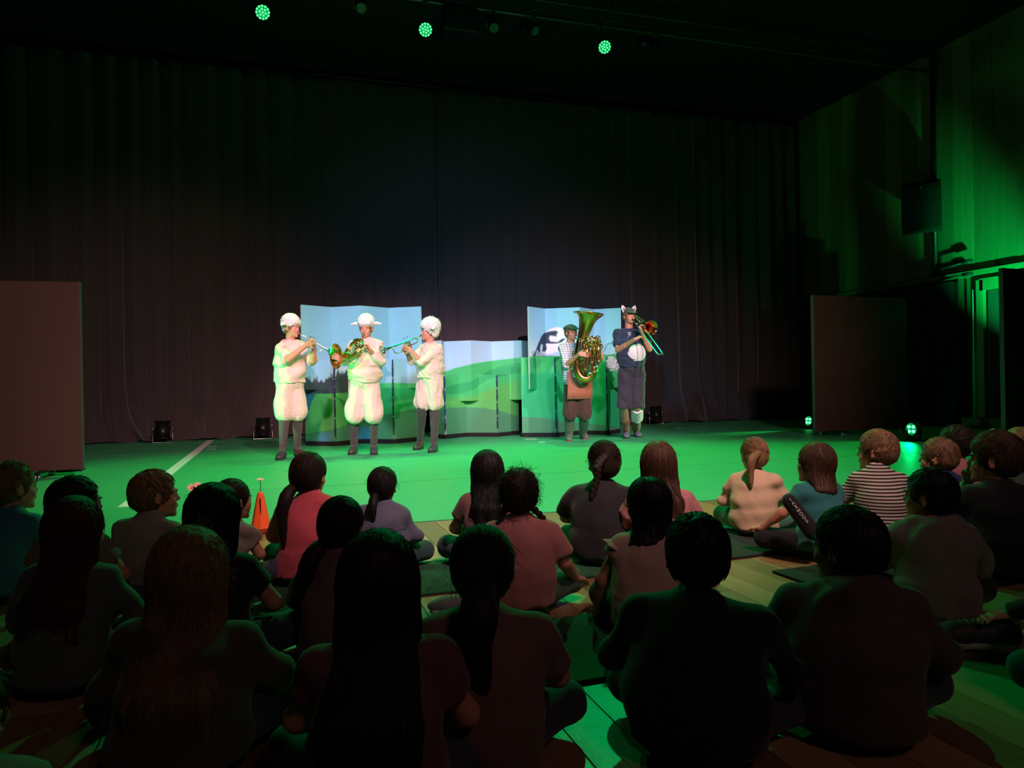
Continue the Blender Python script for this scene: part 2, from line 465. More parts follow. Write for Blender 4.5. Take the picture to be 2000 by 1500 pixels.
# door frame under the ledge
dj = empty('door_1', (XW - 0.05, 9.6, 0)); tag(dj, kind='structure')
g = MB().box((0, 0, 1.25), (0.12, 0.13, 2.5)).build('door_jamb', m_boards, dj)
MB().box((0, -1.1, 2.42), (0.12, 2.2, 0.2)).build('door_lintel', m_boards, dj)
MB().box((0.0, -1.15, 1.16), (0.05, 2.05, 2.3)).build('door_leaf', mat('door_paint', (0.16, 0.20, 0.18), 0.6, noise=0.1), dj)
MB().tube([(-0.09, 0.1, 0.15), (-0.09, 0.1, 2.35)], 0.012, 6).build('edge_strip', mat('lit_edge_pale', (0.85, 0.85, 0.82), 0.5), dj)  # pale colour stands in for light on the door frame edge
MB().box((-0.12, -0.6, 0.1), (0.3, 1.6, 0.14)).build('door_step', m_boards, dj)

# ---- curtains
m_velvet = mat('black_velour', (0.29, 0.235, 0.25), 0.92, noise=0.10, nscale=30, bump=0.1, bscale=200, sheen=0.35)
def curtain(name, x0, x1, y0, z1, axis='x', seed=1, dx=0.028, m=m_velvet, amp=0.19, z0=0.0):
    rs = np.random.RandomState(seed)
    n = int((x1 - x0) / dx); xs = np.linspace(x0, x1, n)
    zs = np.concatenate([np.linspace(z0, z0 + 1.2, 28), np.linspace(z0 + 1.25, z1, 24)])
    a, b, c_ = rs.uniform(0, 6, 3)
    X, Z = np.meshgrid(xs, zs, indexing='ij')
    low = np.clip(1 - (Z - z0) / 1.3, 0, 1) ** 2
    Xw_ = X + low * (0.16 * np.sin(X * 1.9 + a) + 0.07 * np.sin(X * 6.3 + b))
    ph = 2 * PI * Xw_ / 0.43 + 1.7 * np.sin(1.15 * Xw_ + a) + 1.1 * np.sin(2.9 * Xw_ + b) + 0.5 * np.sin(5.3 * Xw_ + c_)
    f = np.abs(np.sin(ph / 2)) ** 0.75 + 0.22 * np.sin(ph * 0.37 + 1) + 0.12 * np.sin(ph * 2.0)
    m2 = 0.75 + 0.35 * np.sin(0.7 * X + c_)
    Y = -amp * f * m2 * (0.65 + 0.35 * np.clip(1 - Z / 6, 0, 1)) - low * (0.10 + 0.09 * np.sin(Xw_ * 9 + Z * 5 + a) + 0.05 * np.sin(Xw_ * 21 + 3 * Z))
    Z = Z + np.where(Z < z0 + 0.02, 0.03 * np.abs(np.sin(X * 4 + b)), 0)
    if axis == 'x': V = np.stack([X, y0 + Y, Z], -1)
    else: V = np.stack([y0 + Y, X, Z], -1)
    nz = len(zs); V = V.reshape(-1, 3)
    i, j = np.meshgrid(np.arange(n - 1), np.arange(nz - 1), indexing='ij'); i = i.ravel(); j = j.ravel()
    Q = np.stack([i * nz + j, (i + 1) * nz + j, (i + 1) * nz + j + 1, i * nz + j + 1], -1)
    o = obj(name, np_mesh(name, V, Q, m))
    sm = o.modifiers.new('thick', 'SOLIDIFY'); sm.thickness = 0.006
    return o
tag(curtain('stage_curtain', -6.2, 3.02, 14.2, 6.62, seed=2), 'black pleated stage curtain, left half behind the sheep players', 'curtain')
tag(curtain('stage_curtain', 3.04, 11.3, 14.2, 6.62, seed=5), 'black pleated stage curtain, right half behind the trombone player', 'curtain')
o = curtain('side_drape', 9.85, 13.9, XW - 0.25, 2.56, axis='y', seed=9, m=mat('black_drape', (0.09, 0.09, 0.09), 0.95, noise=0.1), amp=0.05)
tag(o, 'black drape hanging below the ledge of the wooden side wall', 'curtain')
cr = MB().tube([(-6.3, 14.12, 6.66), (11.4, 14.12, 6.66)], 0.025, 8).build('curtain_rail', m_blackmetal)
tag(cr, 'black rail under the ceiling carrying the stage curtain', 'rail')

# ---- rolling boards in the wings
m_brown = mat('brown_board', (0.31, 0.185, 0.18), 0.75, noise=0.10, nscale=8, bump=0.1, bscale=90)
def caster(parent, x, y):
    mb = MB(); mb.tube([(x, y, 0.03), (x + 0.025, y, 0.03)], 0.03, 12); mb.tube([(x - 0.03, y, 0.03), (x - 0.005, y, 0.03)], 0.03, 12)
    mb.box((x, y, 0.064), (0.07, 0.05, 0.008)); mb.tube([(x, y, 0.03), (x, y, 0.066)], 0.008, 6)
    o = mb.build('caster', m_steel, parent); return o
def board(x0, y0, x1, y1, z1, label):
    c = ((x0 + x1) / 2, (y0 + y1) / 2, 0); L = math.hypot(x1 - x0, y1 - y0)
    e = empty('rolling_board', c, label, 'partition', rz=math.atan2(y1 - y0, x1 - x0))
    MB().cbox((0, 0, 0.075 + (z1 - 0.075) / 2), (L, 0.05, z1 - 0.075), 0.004).build('board_face', m_brown, e)
    for s in (-1, 1):
        MB().box((s * (L / 2 - 0.35), 0, 0.072), (0.05, 0.5, 0.02)).build('foot_rail', m_blackmetal, e)
        for t in (-1, 1): caster(e, s * (L / 2 - 0.35), t * 0.22)
        MB().box((s * (L / 2 + 0.002), 0, 0.075 + (z1 - 0.075) / 2), (0.008, 0.054, z1 - 0.075)).build('edge_strip', mat('edge_strip_grey', (0.30, 0.30, 0.30), 0.4), e)
    return e
board(-3.95, 8.80, -1.93, 8.72, 2.02, 'brown rolling board at the left edge of the dance floor')
board(7.74, 9.32, 9.60, 9.42, 2.14, 'dark brown rolling board right of the stage behind the two floor lamps')
board(7.90, 6.38, 9.9, 6.50, 2.10, 'brown rolling board cut off by the right edge of the photo')

# ---- folding painted flats
def inpoly(x, y, poly):
    c = np.zeros(x.shape, bool); n = len(poly)
    for i in range(n):
        x1, y1 = poly[i]; x2, y2 = poly[(i + 1) % n]
        if y1 == y2: continue
        c ^= ((y1 > y) != (y2 > y)) & (x < (x2 - x1) * (y - y1) / (y2 - y1) + x1)
    return c
SKY, SKYW = (0.56, 0.84, 0.93), (0.70, 0.88, 0.97)
G1, G2, G3, G4 = (0.28, 0.80, 0.46), (0.20, 0.72, 0.42), (0.30, 0.62, 0.44), (0.36, 0.78, 0.40)
DARK, TREE = (0.24, 0.31, 0.33), (0.13, 0.22, 0.32)
def prof(pts, Y):
    q = [on_y(a, b, Y) for a, b in pts]; return np.array([p[0] for p in q]), np.array([p[2] for p in q])
def poly(pts, Y): return [(p[0], p[2]) for p in (on_y(a, b, Y) for a, b in pts)]
z1r = lambda s, ox, oy, pts: [(ox + a / s, oy + b / s) for a, b in pts]
def paint_left(X, Z):
    Y = 11.5; C = np.zeros(X.shape + (3,)); C[:] = SKY
    t = np.clip((1.6 - Z) / 0.9, 0, 1)[..., None]; C = C * (1 - t) + np.array(SKYW) * t
    hx, hz = prof([(590, 752), (680, 752), (720, 748), (745, 748), (770, 748), (815, 749), (830, 746)], Y); C[Z < np.interp(X, hx, hz)] = G1
    sk = [(590, 738)]
    for a, b in ((600, 737), (602, 744), (604, 733), (606, 745), (611, 747), (614, 737), (617, 744), (619, 732), (621, 745), (624, 747), (628, 741), (630, 747), (634, 746), (636, 738), (639, 742), (641, 736), (644, 739), (646, 727), (648, 741), (650, 724), (652, 738), (655, 735), (657, 727), (660, 722), (662, 733), (664, 725), (666, 734), (668, 724), (671, 733), (676, 720), (680, 730), (684, 735), (700, 742), (720, 748)): sk.append((a, b))
    hx, hz = prof(sk, Y); hx2, hz2 = prof([(590, 769), (640, 769), (676, 767), (705, 762), (725, 750)], Y)
    m = (Z < np.interp(X, hx, hz)) & (Z > np.interp(X, hx2, hz2)) & (X < hx[-1]); C[m] = DARK
    m = Z <= np.interp(X, hx2, hz2, right=-1); C[m] = G4
    hx, hz = prof([(735, 760), (770, 757), (830, 762)], Y); hx2, hz2 = prof([(735, 790), (770, 784), (815, 778), (830, 775)], Y)
    m = (Z < np.interp(X, hx, hz, left=-1)) & (Z > np.interp(X, hx2, hz2)); C[m] = G2
    hx, hz = prof([(590, 851), (630, 842), (660, 836), (700, 818), (770, 806), (825, 796)], Y); C[Z < np.interp(X, hx, hz)] = G3
    C[inpoly(X, Z, poly([(590, 850), (601, 815), (609, 785), (618, 768), (602, 768), (588, 775)], Y))] = (0.16, 0.50, 0.60)
    C[inpoly(X, Z, poly([(690, 870), (700, 838), (712, 832), (726, 838), (722, 870)], Y))] = (0.20, 0.58, 0.68)
    C[inpoly(X, Z, poly([(618, 866), (626, 846), (645, 842), (651, 868)], Y))] = (0.28, 0.60, 0.66)  # bluish patch: a performer's cast shadow put into the paint colour
    for a in (664, 669, 674):                                  # pale drips of the far trees
        C[inpoly(X, Z, poly([(a - 2, 718), (a + 2, 718), (a, 729)], Y))] = (0.9, 0.93, 0.95)
    return C
def paint_mid(X, Z):
    Y = 12.1; C = np.zeros(X.shape + (3,)); C[:] = SKYW
    for pts, c in (([(840, 742), (865, 729), (890, 719), (920, 711), (965, 704), (1020, 698)], G1), ([(840, 758), (862, 758), (885, 752), (922, 744), (950, 728), (980, 716), (1020, 706)], G2),
                   ([(840, 772), (870, 771), (905, 768), (930, 757), (950, 742), (985, 733), (1020, 726)], G1), ([(840, 786), (880, 776), (930, 772), (970, 752), (1020, 742)], G4), ([(840, 797), (892, 796), (940, 796), (972, 802), (1020, 815)], G3)):
        hx, hz = prof(pts, Y); C[Z < np.interp(X, hx, hz)] = c
    return C
TREEP = z1r(5, 1050, 580, [(-60, 582), (-35, 560), (20, 450), (60, 380), (100, 345), (150, 330), (200, 325), (215, 340), (200, 370), (215, 382), (150, 370), (140, 400), (155, 432), (215, 440), (250, 405), (275, 408), (245, 440), (200, 452), (115, 450), (125, 500), (110, 530), (65, 530), (75, 500), (75, 460), (55, 455), (40, 500), (45, 530), (20, 545), (15, 520), (-5, 520), (-25, 582)])
def paint_right(X, Z):
    Y = 11.5; C = np.zeros(X.shape + (3,)); C[:] = SKY
    t = np.clip((1.7 - Z) / 0.5, 0, 1)[..., None]; C = C * (1 - t) + np.array((0.86, 0.93, 0.97)) * t
    C[inpoly(X, Z, poly([(1070, 650), (1080, 641), (1091, 637.5), (1099, 640), (1104, 650), (1106, 668), (1100, 684), (1082, 690), (1074, 690)], Y))] = (0.97, 0.97, 0.97)  # white blob: a spot of light put into the paint colour
    C[inpoly(X, Z, poly(TREEP, Y))] = TREE
    for pts, c in (([(1010, 699), (1039, 696), (1087, 695), (1162, 692.5), (1215, 692)], G1), ([(1010, 735), (1040, 728), (1080, 722), (1120, 735), (1215, 745)], (0.16, 0.78, 0.50)),
                   ([(1010, 815), (1065, 816), (1102, 825), (1150, 827), (1215, 836)], G3)):
        hx, hz = prof(pts, Y); C[Z < np.interp(X, hx, hz)] = c
    C[inpoly(X, Z, poly([(1030, 700), (1062, 700), (1040, 735), (1034, 740)], Y))] = G2
    return C
def paint_mat():
    m = bpy.data.materials.new('scenery_paint'); m.use_nodes = True; nt = m.node_tree; b = nt.nodes['Principled BSDF']
    a = nt.nodes.new('ShaderNodeVertexColor'); a.layer_name = 'paint'
    n = nt.nodes.new('ShaderNodeTexNoise'); n.inputs['Scale'].default_value = 9
    mx = nt.nodes.new('ShaderNodeMix'); mx.data_type = 'RGBA'; mx.blend_type = 'MULTIPLY'; mx.inputs[0].default_value = 0.12
    nt.links.new(a.outputs[0], mx.inputs[6]); nt.links.new(n.outputs['Color'], mx.inputs[7]); nt.links.new(mx.outputs[2], b.inputs['Base Color'])
    b.inputs['Roughness'].default_value = 0.62
    return m
m_paint = paint_mat()
m_edge = mat('flat_edge', (0.78, 0.82, 0.84), 0.6)
def painted_panel(name, p0, p1, z0, z1, fn, parent, off):
    """a board from p0 to p1 (x, y), painted on its front"""
    p0 = np.array(p0, float); p1 = np.array(p1, float); L = np.linalg.norm(p1 - p0)
    nu = max(2, int(L / 0.0135)); nv = max(2, int((z1 - z0) / 0.0135))
    u = np.linspace(0, 1, nu + 1); v = np.linspace(z0, z1, nv + 1); U, Vv = np.meshgrid(u, v, indexing='ij')
    X = p0[0] + (p1[0] - p0[0]) * U; Y = p0[1] + (p1[1] - p0[1]) * U
    V = np.stack([X - off[0], Y - off[1], Vv], -1).reshape(-1, 3); hh = .0055; col = (sum(fn(X + a, Vv + b_) for a in (-hh, 0, hh) for b_ in (-hh, 0, hh)) / 9).reshape(-1, 3)
    nvv = nv + 1; i, j = np.meshgrid(np.arange(nu), np.arange(nv), indexing='ij'); i = i.ravel(); j = j.ravel()
    Q = np.stack([i * nvv + j, (i + 1) * nvv + j, (i + 1) * nvv + j + 1, i * nvv + j + 1], -1)
    nrm = np.array([(p1 - p0)[1], -(p1 - p0)[0]]) / L * -0.022       # thickness to the back
    cs = []
    for (pp, zz) in ((p0, z0), (p1, z0), (p1, z1), (p0, z1)): cs.append([pp[0] - off[0], pp[1] - off[1], zz])
    cb = [[c[0] + nrm[0], c[1] + nrm[1], c[2]] for c in cs]; n0 = len(V)
    V = np.concatenate([V, np.array(cs + cb)]); col = np.concatenate([col, np.tile([0.8, 0.84, 0.86], (8, 1))])
    Q = np.concatenate([Q, n0 + np.array([[1, 0, 4, 5], [2, 1, 5, 6], [3, 2, 6, 7], [0, 3, 7, 4], [7, 6, 5, 4]])])
    me = np_mesh(name, V, Q, m_paint, smooth=False)
    ca = me.color_attributes.new('paint', 'FLOAT_COLOR', 'POINT')
    cl = np.where(col <= 0.04045, col / 12.92, ((col + 0.055) / 1.055) ** 2.4)
    ca.data.foreach_set('color', np.concatenate([cl, np.ones((len(cl), 1))], 1).astype(np.float32).ravel())
    return obj(name, me, parent)
def flat(label, fn, upper, lower, ztop, zub, zlt, plinth):
    """upper / lower: lists of (px, Y) folds; the upper boards reach down to zub, the lower ones up to zlt"""
    A = [(on_y(px, 700, Y)[0], Y) for px, Y in upper]; B = [(on_y(px, 850, Y)[0], Y) for px, Y in lower]
    off = np.array([(A[0][0] + A[-1][0]) / 2, (A[0][1] + B[-1][1]) / 2, 0])
    e = empty('folding_flat', off, label, 'stage flat', 'painted folding flats')
    for i in range(len(A) - 1): painted_panel('upper_board', A[i], A[i + 1], zub, ztop, fn, e, off)
    for i in range(len(B) - 1): painted_panel('lower_board', B[i], B[i + 1], 0.07, zlt, fn, e, off)
    mh = mat('hinge_slot', (0.20, 0.22, 0.42), 0.35, metal=0.3); ml = mat('hinge_light', (0.7, 0.72, 0.85), 0.3, metal=0.5)
    for (px, Y), (X, Y2) in zip(lower[1:-1], B[1:-1]):
        if Y < plinth:
            n = 4; hh = (zlt - 0.12) / n
            for k in range(n):
                z = 0.12 + hh * k
                mb = MB().tube([(X - off[0], Y - 0.008 - off[1], z + 0.012), (X - off[0], Y - 0.012 - off[1], z + hh / 2), (X - off[0], Y - 0.008 - off[1], z + hh - 0.012)], [0.009, 0.015, 0.009], 8)
                h_ = mb.build('hinge', mh, e)
                MB().ball((X - off[0], Y - 0.012 - off[1], z), 0.012, 8, 6).build('rivet', ml, h_)
    xs = [b[0] for b in B]; y0 = min(b[1] for b in B)
    pts = [(b[0] - off[0], b[1] - off[1] - 0.01) for b in B]
    mb = MB(); n = len(pts); V = [(p[0], p[1] - 0.02, z) for z in (0.003, 0.07) for p in pts] + [(p[0], p[1] + 0.12, z) for z in (0.003, 0.07) for p in pts]
    F = [(i, i + 1, n + i + 1, n + i) for i in range(n - 1)] + [(n + i, n + i + 1, 3 * n + i + 1, 3 * n + i) for i in range(n - 1)] + [(2 * n + i + 1, 2 * n + i, 3 * n + i, 3 * n + i + 1) for i in range(n - 1)] + [(0, n, 3 * n, 2 * n), (n - 1, 2 * n - 1, 4 * n - 1, 3 * n - 1)]
    mb.add(V, F).build('plinth', m_black, e)
    return e
zt = on_y(649, 599, 11.62)[2]
RY, VY = 11.40, 11.68
flat('tall folding flat painted with a dark skyline and green hill, behind the sheep players', paint_left,
     [(590, RY), (649, VY), (706, RY), (761, VY), (824, RY)], [(597, VY), (655, RY - 0.05), (711, VY), (769, RY - 0.05), (822, VY)],
     zt, on_y(610, 761, RY)[2], on_y(655, 702, RY)[2], 11.5)
zm = on_y(957, 667, 12.3)[2]
flat('low folding flat painted with rolling green hills, between the two tall flats', paint_mid,
     [(822, 12.25), (862, 12.0), (868, 12.28), (920, 12.0), (961, 12.28), (1019, 12.0), (1040, 12.28)], [(846, 12.2), (870, 11.93), (912, 12.22), (972, 11.93), (1014, 12.25)],
     zm, on_y(915, 783, 12.0)[2], on_y(870, 733, 11.95)[2], 12.1)
zr = on_y(1066, 602, 11.62)[2]
flat('tall folding flat with a dark bent tree over a green hill, behind the tuba', paint_right,
     [(1034, RY), (1066, VY), (1134, RY), (1161, VY), (1214, RY)], [(1020, VY - 0.05), (1086, RY - 0.03), (1134, VY), (1186, RY - 0.03), (1211, VY)],
     zr, on_y(1045, 760, RY)[2], on_y(1086, 697, RY)[2], 11.5)
# black box standing behind the gap between low and tall flat
g = on_y(1026, 657, 12.75)
e = empty('prop_case', (g[0], 12.75, 0), 'black case behind the gap between the low and the right tall flat', 'case')
MB().cbox((0, 0, g[2] / 2 + 0.02), (0.16, 0.4, g[2] - 0.04), 0.01).build('case_body', m_black, e)
MB().box((0, 0, g[2] - 0.05), (0.165, 0.405, 0.01)).build('case_lid', m_blackmetal, e)

# ================================================================== PEOPLE
def rotz(a): c, s_ = math.cos(a), math.sin(a); return np.array([[c, -s_, 0], [s_, c, 0], [0, 0, 1.0]])
def rotx(a): c, s_ = math.cos(a), math.sin(a); return np.array([[1, 0, 0], [0, c, -s_], [0, s_, c]])
def roty(a): c, s_ = math.cos(a), math.sin(a); return np.array([[c, 0, s_], [0, 1, 0], [-s_, 0, c]])
def facing(v, pitch=0.0, roll=0.0):
    """frame with columns right, forward, up; v is the horizontal forward direction; pitch>0 looks up"""
    a = math.atan2(-v[0], v[1])
    return rotz(a) @ rotx(pitch) @ roty(roll)
def head_prims(c, R, s, kid=False):
    h = lambda *v: c + R @ (np.array(v) * s)
    e = lambda v, r: Ell(h(*v), np.array(r) * s, R)
    F = [(e((0, -.012, .028), (.076, .094, .085)), .01), (e((0, .030, -.032), (.060, .060, .068)), .03 * s), (e((0, .044, -.074), (.043, .045, .034)), .025 * s),
         (Cone(h(-.030, .080, .016), h(.030, .080, .016), .014 * s), .015 * s), (Cone(h(0, .090, .004), h(0, .103, -.026), .009 * s, .0125 * s), .012 * s),
         (Ell(h(-.036, .066, -.034), np.array((.024, .022, .022)) * s, R), .015 * s), (Ell(h(.036, .066, -.034), np.array((.024, .022, .022)) * s, R), .015 * s),
         (Cone(h(0, .082, -.098), h(0, .08, -.096), .017 * s), .015 * s),
         (Ell(h(-.030, .100, -.001), np.array((.015, .012, .010)) * s, R), .008 * s, 'cut'), (Ell(h(.030, .100, -.001), np.array((.015, .012, .010)) * s, R), .008 * s, 'cut'),
         (Cone(h(-.018, .092, -.052), h(.018, .092, -.052), .0075 * s), .006 * s), (Cone(h(-.014, .091, -.064), h(.014, .091, -.064), .0075 * s), .006 * s)]
    for q in (-1, 1):
        F.append((Ell(h(q * .080, -.008, -.010), np.array((.013, .021, .032)) * s, R @ rotz(-q * .45)), .006 * s))
        F.append((Ell(h(q * .090, -.002, -.008), np.array((.008, .012, .020)) * s, R), .005 * s, 'cut'))
    return F
def hand_prims(w, d, n, s, side, curl=0.5, spread=0.1):
    d = nrmz(d); n = np.asarray(n, float); n = nrmz(n - d * (n @ d)); t = np.cross(d, n) * side
    R = np.stack([t, d, n], 1); F = [(RBox(w + d * .046 * s, np.array((.039, .046, .015)) * s, R, .012 * s), .015 * s)]
    for i, L in enumerate((.070, .078, .072, .057)):
        off = .030 - .0205 * i
        p = w + (d * .086 + t * off) * s; a = 0.0
        dd = nrmz(d + t * spread * (1.5 - i) * 0.6)
        for j, fr in enumerate((.45, .31, .26)):
            a += curl * (0.75, 1.0, 0.8)[j]
            q = p + (dd * math.cos(a) + n * math.sin(a)) * L * fr * s
            F.append((Cone(p, q, (.0095, .0087, .0078)[j] * s, (.0087, .0078, .0070)[j] * s), .002 * s)); p = q
    p = w + (d * .022 + t * .030) * s
    q = p + nrmz(d * .7 + t * .75 + n * .35) * .036 * s; F.append((Cone(p, q, .014 * s, .0105 * s), .008 * s))
    q2 = q + nrmz(d * .9 + t * .25 + n * (.3 + curl)) * .032 * s; F.append((Cone(q, q2, .0105 * s, .0085 * s), .002 * s))
    return F

class Body:
    """joints J (world), R frames, dims D"""
    def __init__(s, J, Rt, Rh, D, hs, hands=None):
        s.J = {k: np.asarray(v, float) for k, v in J.items()}; s.Rt = Rt; s.Rh = Rh; s.D = D; s.hs = hs; s.hands = hands or {}
    def torso(s, t=0.0, loose=0.0, low=0.0):
        J, D, R = s.J, s.D, s.Rt
        F = [(Ell(J['chest'], np.array(D['chest']) + t, R), .03), (Ell(J['belly'], np.array(D['belly']) + t + loose, R), D['belly'][0] * .6),
             (Cone(J['neck'] - R[:, 2] * D['sh'] * 1.25, J['shL'], D['sh'] * 1.12 + t, D['sh'] + t), .04), (Cone(J['neck'] - R[:, 2] * D['sh'] * 1.25, J['shR'], D['sh'] * 1.12 + t, D['sh'] + t), .04)]
        m = (J['chest'] + J['belly']) / 2
        F.append((Ell(m, (np.array(D['chest']) + np.array(D['belly'])) / 2 + t + loose * .6, R), .04))
        return F
    def hips(s, t=0.0): return [(Ell(s.J['pelvis'], np.array(s.D['pelvis']) + t, s.Rt), .04)]
    def neck(s): return [(Cone(s.J['neck'], s.J['head'] - s.Rh[:, 2] * .05 * s.hs - s.Rh[:, 1] * .012 * s.hs, s.D['neck'] * 1.12, s.D['neck']), .02)]
    def arm(s, q, t=0.0, upto=2.0):
        J, D = s.J, s.D; sh, el, wr = J['sh' + q], J['el' + q], J['wr' + q]
        return [(Cone(sh, el, D['ua'] + t, D['el'] + t), .02), (Cone(el, wr, D['el'] + t, D['wr'] + t), .012),
                (Cone(el + (wr - el) * .08, el + (wr - el) * .45, D['el'] * 1.08 + t, D['el'] * .95 + t), .01)]
    def leg(s, q, t=0.0, t2=None):
        J, D = s.J, s.D; hp, kn, an = J['hip' + q], J['kn' + q], J['an' + q]
        t2 = t if t2 is None else t2
        return [(Cone(hp, kn, D['th'] + t, D['kn'] + t2), .03), (Cone(kn, an, D['kn'] * .92 + t2, D['an'] + t2), .02),
                (Cone(kn + (an - kn) * .12, kn + (an - kn) * .5, D['calf'] + t2, D['calf'] * .75 + t2), .02)]
    def foot(s, q, t=0.0):
        J, D = s.J, s.D; an, to = J['an' + q], J['to' + q]; u = nrmz(to - an)
        return [(Cone(an - u * .01, to - u * .3 * np.linalg.norm(to - an), D['an'] + t, D['foot'] + t), .015), (Cone(to - u * .3 * np.linalg.norm(to - an), to, D['foot'] * 1.1 + t, D['foot'] * .75 + t), .012)]
    def all(s):
        F = s.hips(-.010 * s.D['hand']) + s.torso(-.013 * s.D['hand']) + s.neck() + s.leg('L') + s.leg('R') + s.foot('L') + s.foot('R') + s.arm('L') + s.arm('R')
        for q, sd in (('L', -1), ('R', 1)):
            hd = s.hands.get(q)
            if hd is None:
                d = nrmz(s.J['wr' + q] - s.J['el' + q]); hd = (d, -s.Rt[:, 2] + d * .01, .5)
            F += hand_prims(s.J['wr' + q], hd[0], hd[1], s.D['hand'], sd, hd[2])
        return F + head_prims(s.J['head'], s.Rh, s.hs)

def cutplane(p, n, k=0.003): return (Half(p, n), k, 'and')
def shirt_field(b, t, sleeve, hem, loose=0.0, flare=0.0, neck=0.052):
    """sleeve: fraction of upper arm (<1) or 1 + fraction of forearm; hem: world point the shirt ends at"""
    F = b.torso(t, loose)
    J, D = b.J, b.D
    F.append((Cone(J['neck'] - b.Rt[:, 2] * .03, J['neck'] + b.Rt[:, 2] * .002, D['neck'] * 1.9 + t, D['neck'] * 1.25 + t * .4), .03))
    if hem is not None:
        r1 = (D['belly'][0] + t + loose); r2 = (max(D['pelvis'][0], D['belly'][0]) + t + loose + flare)
        fl = D['belly'][1] / D['belly'][0]
        F.append((Cone(J['belly'], J['belly'] + (hem - J['belly']) * .4, r1, r1 + (r2 - r1) * .4, (fl + .12 if fl < .88 else 1.0), b.Rt[:, 1]), .05))
        F.append((Cyl(J['belly'] + (hem - J['belly']) * .3, hem, r1, r2, (fl + .12 if fl < .88 else 1.0), b.Rt[:, 1]), .05))
    for q in 'LR':
        sh, el, wr = J['sh' + q], J['el' + q], J['wr' + q]
        if sleeve <= 1:
            e = sh + (el - sh) * sleeve
            F.append((Cyl(sh, e, D['ua'] + t * 1.0, D['ua'] + t * 1.5 + .003), .015)); F.append((Cone(sh, sh + (e - sh) * .3, D['ua'] + t * 1.25), .02))
        else:
            F.append((Cone(sh, el, D['ua'] + t * 1.1, D['el'] + t * 1.2), .02))
            e = el + (wr - el) * (sleeve - 1)
            F.append((Cone(el, el + (e - el) * .75, D['el'] + t * 1.2, D['el'] + t * 0.7), .012))
            F.append((Cyl(el, e, D['el'] + t * 1.0, D['el'] * (2 - sleeve) + D['wr'] * (sleeve - 1) + t * 1.0), .008))
    F.append((Ell(J['neck'] + b.Rt[:, 2] * (.022 + neck * .3) + b.Rt[:, 1] * .012, (neck, neck, neck * .55), b.Rt), .006, 'cut'))
    return F
def eyes(b, root, off, iris=(0.12, 0.08, 0.06), brow=(0.25, 0.17, 0.12), skin=None, closed=0.45):
    R, c, s_ = b.Rh, b.J['head'], b.hs; O = np.asarray(off, float)
    mw = mat('eye_white', (0.80, 0.76, 0.74), 0.3); mi = mat('iris_dark', iris, 0.2); sk = skin or SKIN
    H = lambda x, y, z: c + R @ (np.array((x, y, z)) * s_)
    for q in (-1, 1):
        p = H(q * .030, .0800, -.001)
        e = MB().ball(p, .0112 * s_, 10, 8).build('eye', mw, root, off)
        MB().ball(p + R @ (np.array((0, .0072, -.001)) * s_), .0054 * s_, 8, 6).build('iris', mi, e, off)
        V = []; n = 12                                  # upper lid: part of a slightly larger ball
        for a in np.linspace(.15, PI * closed, 5):
            for k in range(n + 1):
                t = PI * k / n
                V.append(p + R @ (np.array((math.cos(t) * .0128, math.sin(t) * math.sin(a) * .0128, math.sin(t) * math.cos(a) * .0128)) * s_))
        F = [(i * (n + 1) + k, i * (n + 1) + k + 1, (i + 1) * (n + 1) + k + 1, (i + 1) * (n + 1) + k) for i in range(4) for k in range(n)]
        MB().add(V, F, True).build('eyelid', sk, root, off)
        pts = [H(q * x, y, z) for x, y, z in ((.014, .0975, .0175), (.030, .0955, .0215), (.044, .085, .016))]
        MB().tube(spline(pts, 3), [.0016 * s_] + [.0026 * s_] * 5 + [.0012 * s_], 6).build('eyebrow', mat('brow_%d' % int(brow[0] * 100), brow, 0.8), root, off)
    pts = [H(-.020, .0945, -.0575), H(-.010, .0995, -.0565), H(0, .1005, -.0575), H(.010, .0995, -.0565), H(.020, .0945, -.0575)]
    MB().tube(spline(pts, 3), [.001 * s_] + [.0034 * s_] * 11 + [.001 * s_], 6).build('lips', mat('lips', (0.66, 0.38, 0.35), 0.45), root, off)

# ------------------------------------------------------------------ hair
def grad(F, P, e=.003):
    g = np.stack([evalf(F, P + np.eye(3, dtype=np.float32)[i] * e) - evalf(F, P - np.eye(3, dtype=np.float32)[i] * e) for i in range(3)], -1)
    return g / (np.linalg.norm(g, axis=-1, keepdims=True) + 1e-9)
def project(F, P, off=0.0, it=2):
    for _ in range(it):
        d = evalf(F, P); P = P - grad(F, P) * (d - off)[:, None]
    return P
def cap_prims(c, R, s, t=.012, low=-.050, back=.0):
    h = lambda *v: c + R @ (np.array(v) * s)
    F = [(Ell(h(0, -.014, .030), np.array((.078 + t, .095 + t, .087 + t)) * s, R), .01),
         (Ell(h(0, -.035, -.010), np.array((.070 + t, .070 + t, .065 + t)) * s, R), .02 * s),
         (Ell(h(0, .092, -.052), np.array((.070, .066, .098)) * s, R), .012 * s, 'cut'),
         (Half(h(0, 0, low), -(R @ nrmz((0, -.35, 1.0)))), .015 * s, 'and')]
    for q in (-1, 1): F.append((Ell(h(q * .095, .004, -.014), np.array((.030, .026, .036)) * s, R), .01 * s, 'cut'))
    return F
def grow(F, P, dirf, K, L, rise, rng, jit=.15):
    out = [P]
    for i in range(K - 1):
        d = dirf(P, i / (K - 1)) + rng.normal(0, jit, P.shape) * (1 if i else 1)
        n = grad(F, P); d = d - n * (d * n).sum(-1, keepdims=True) * .9; d /= np.linalg.norm(d, axis=-1, keepdims=True) + 1e-9
        P = P + d * (L / (K - 1))[:, None]
        P = project(F, P, rise(i / (K - 1)), 1); out.append(P)
    return np.stack(out, 1)
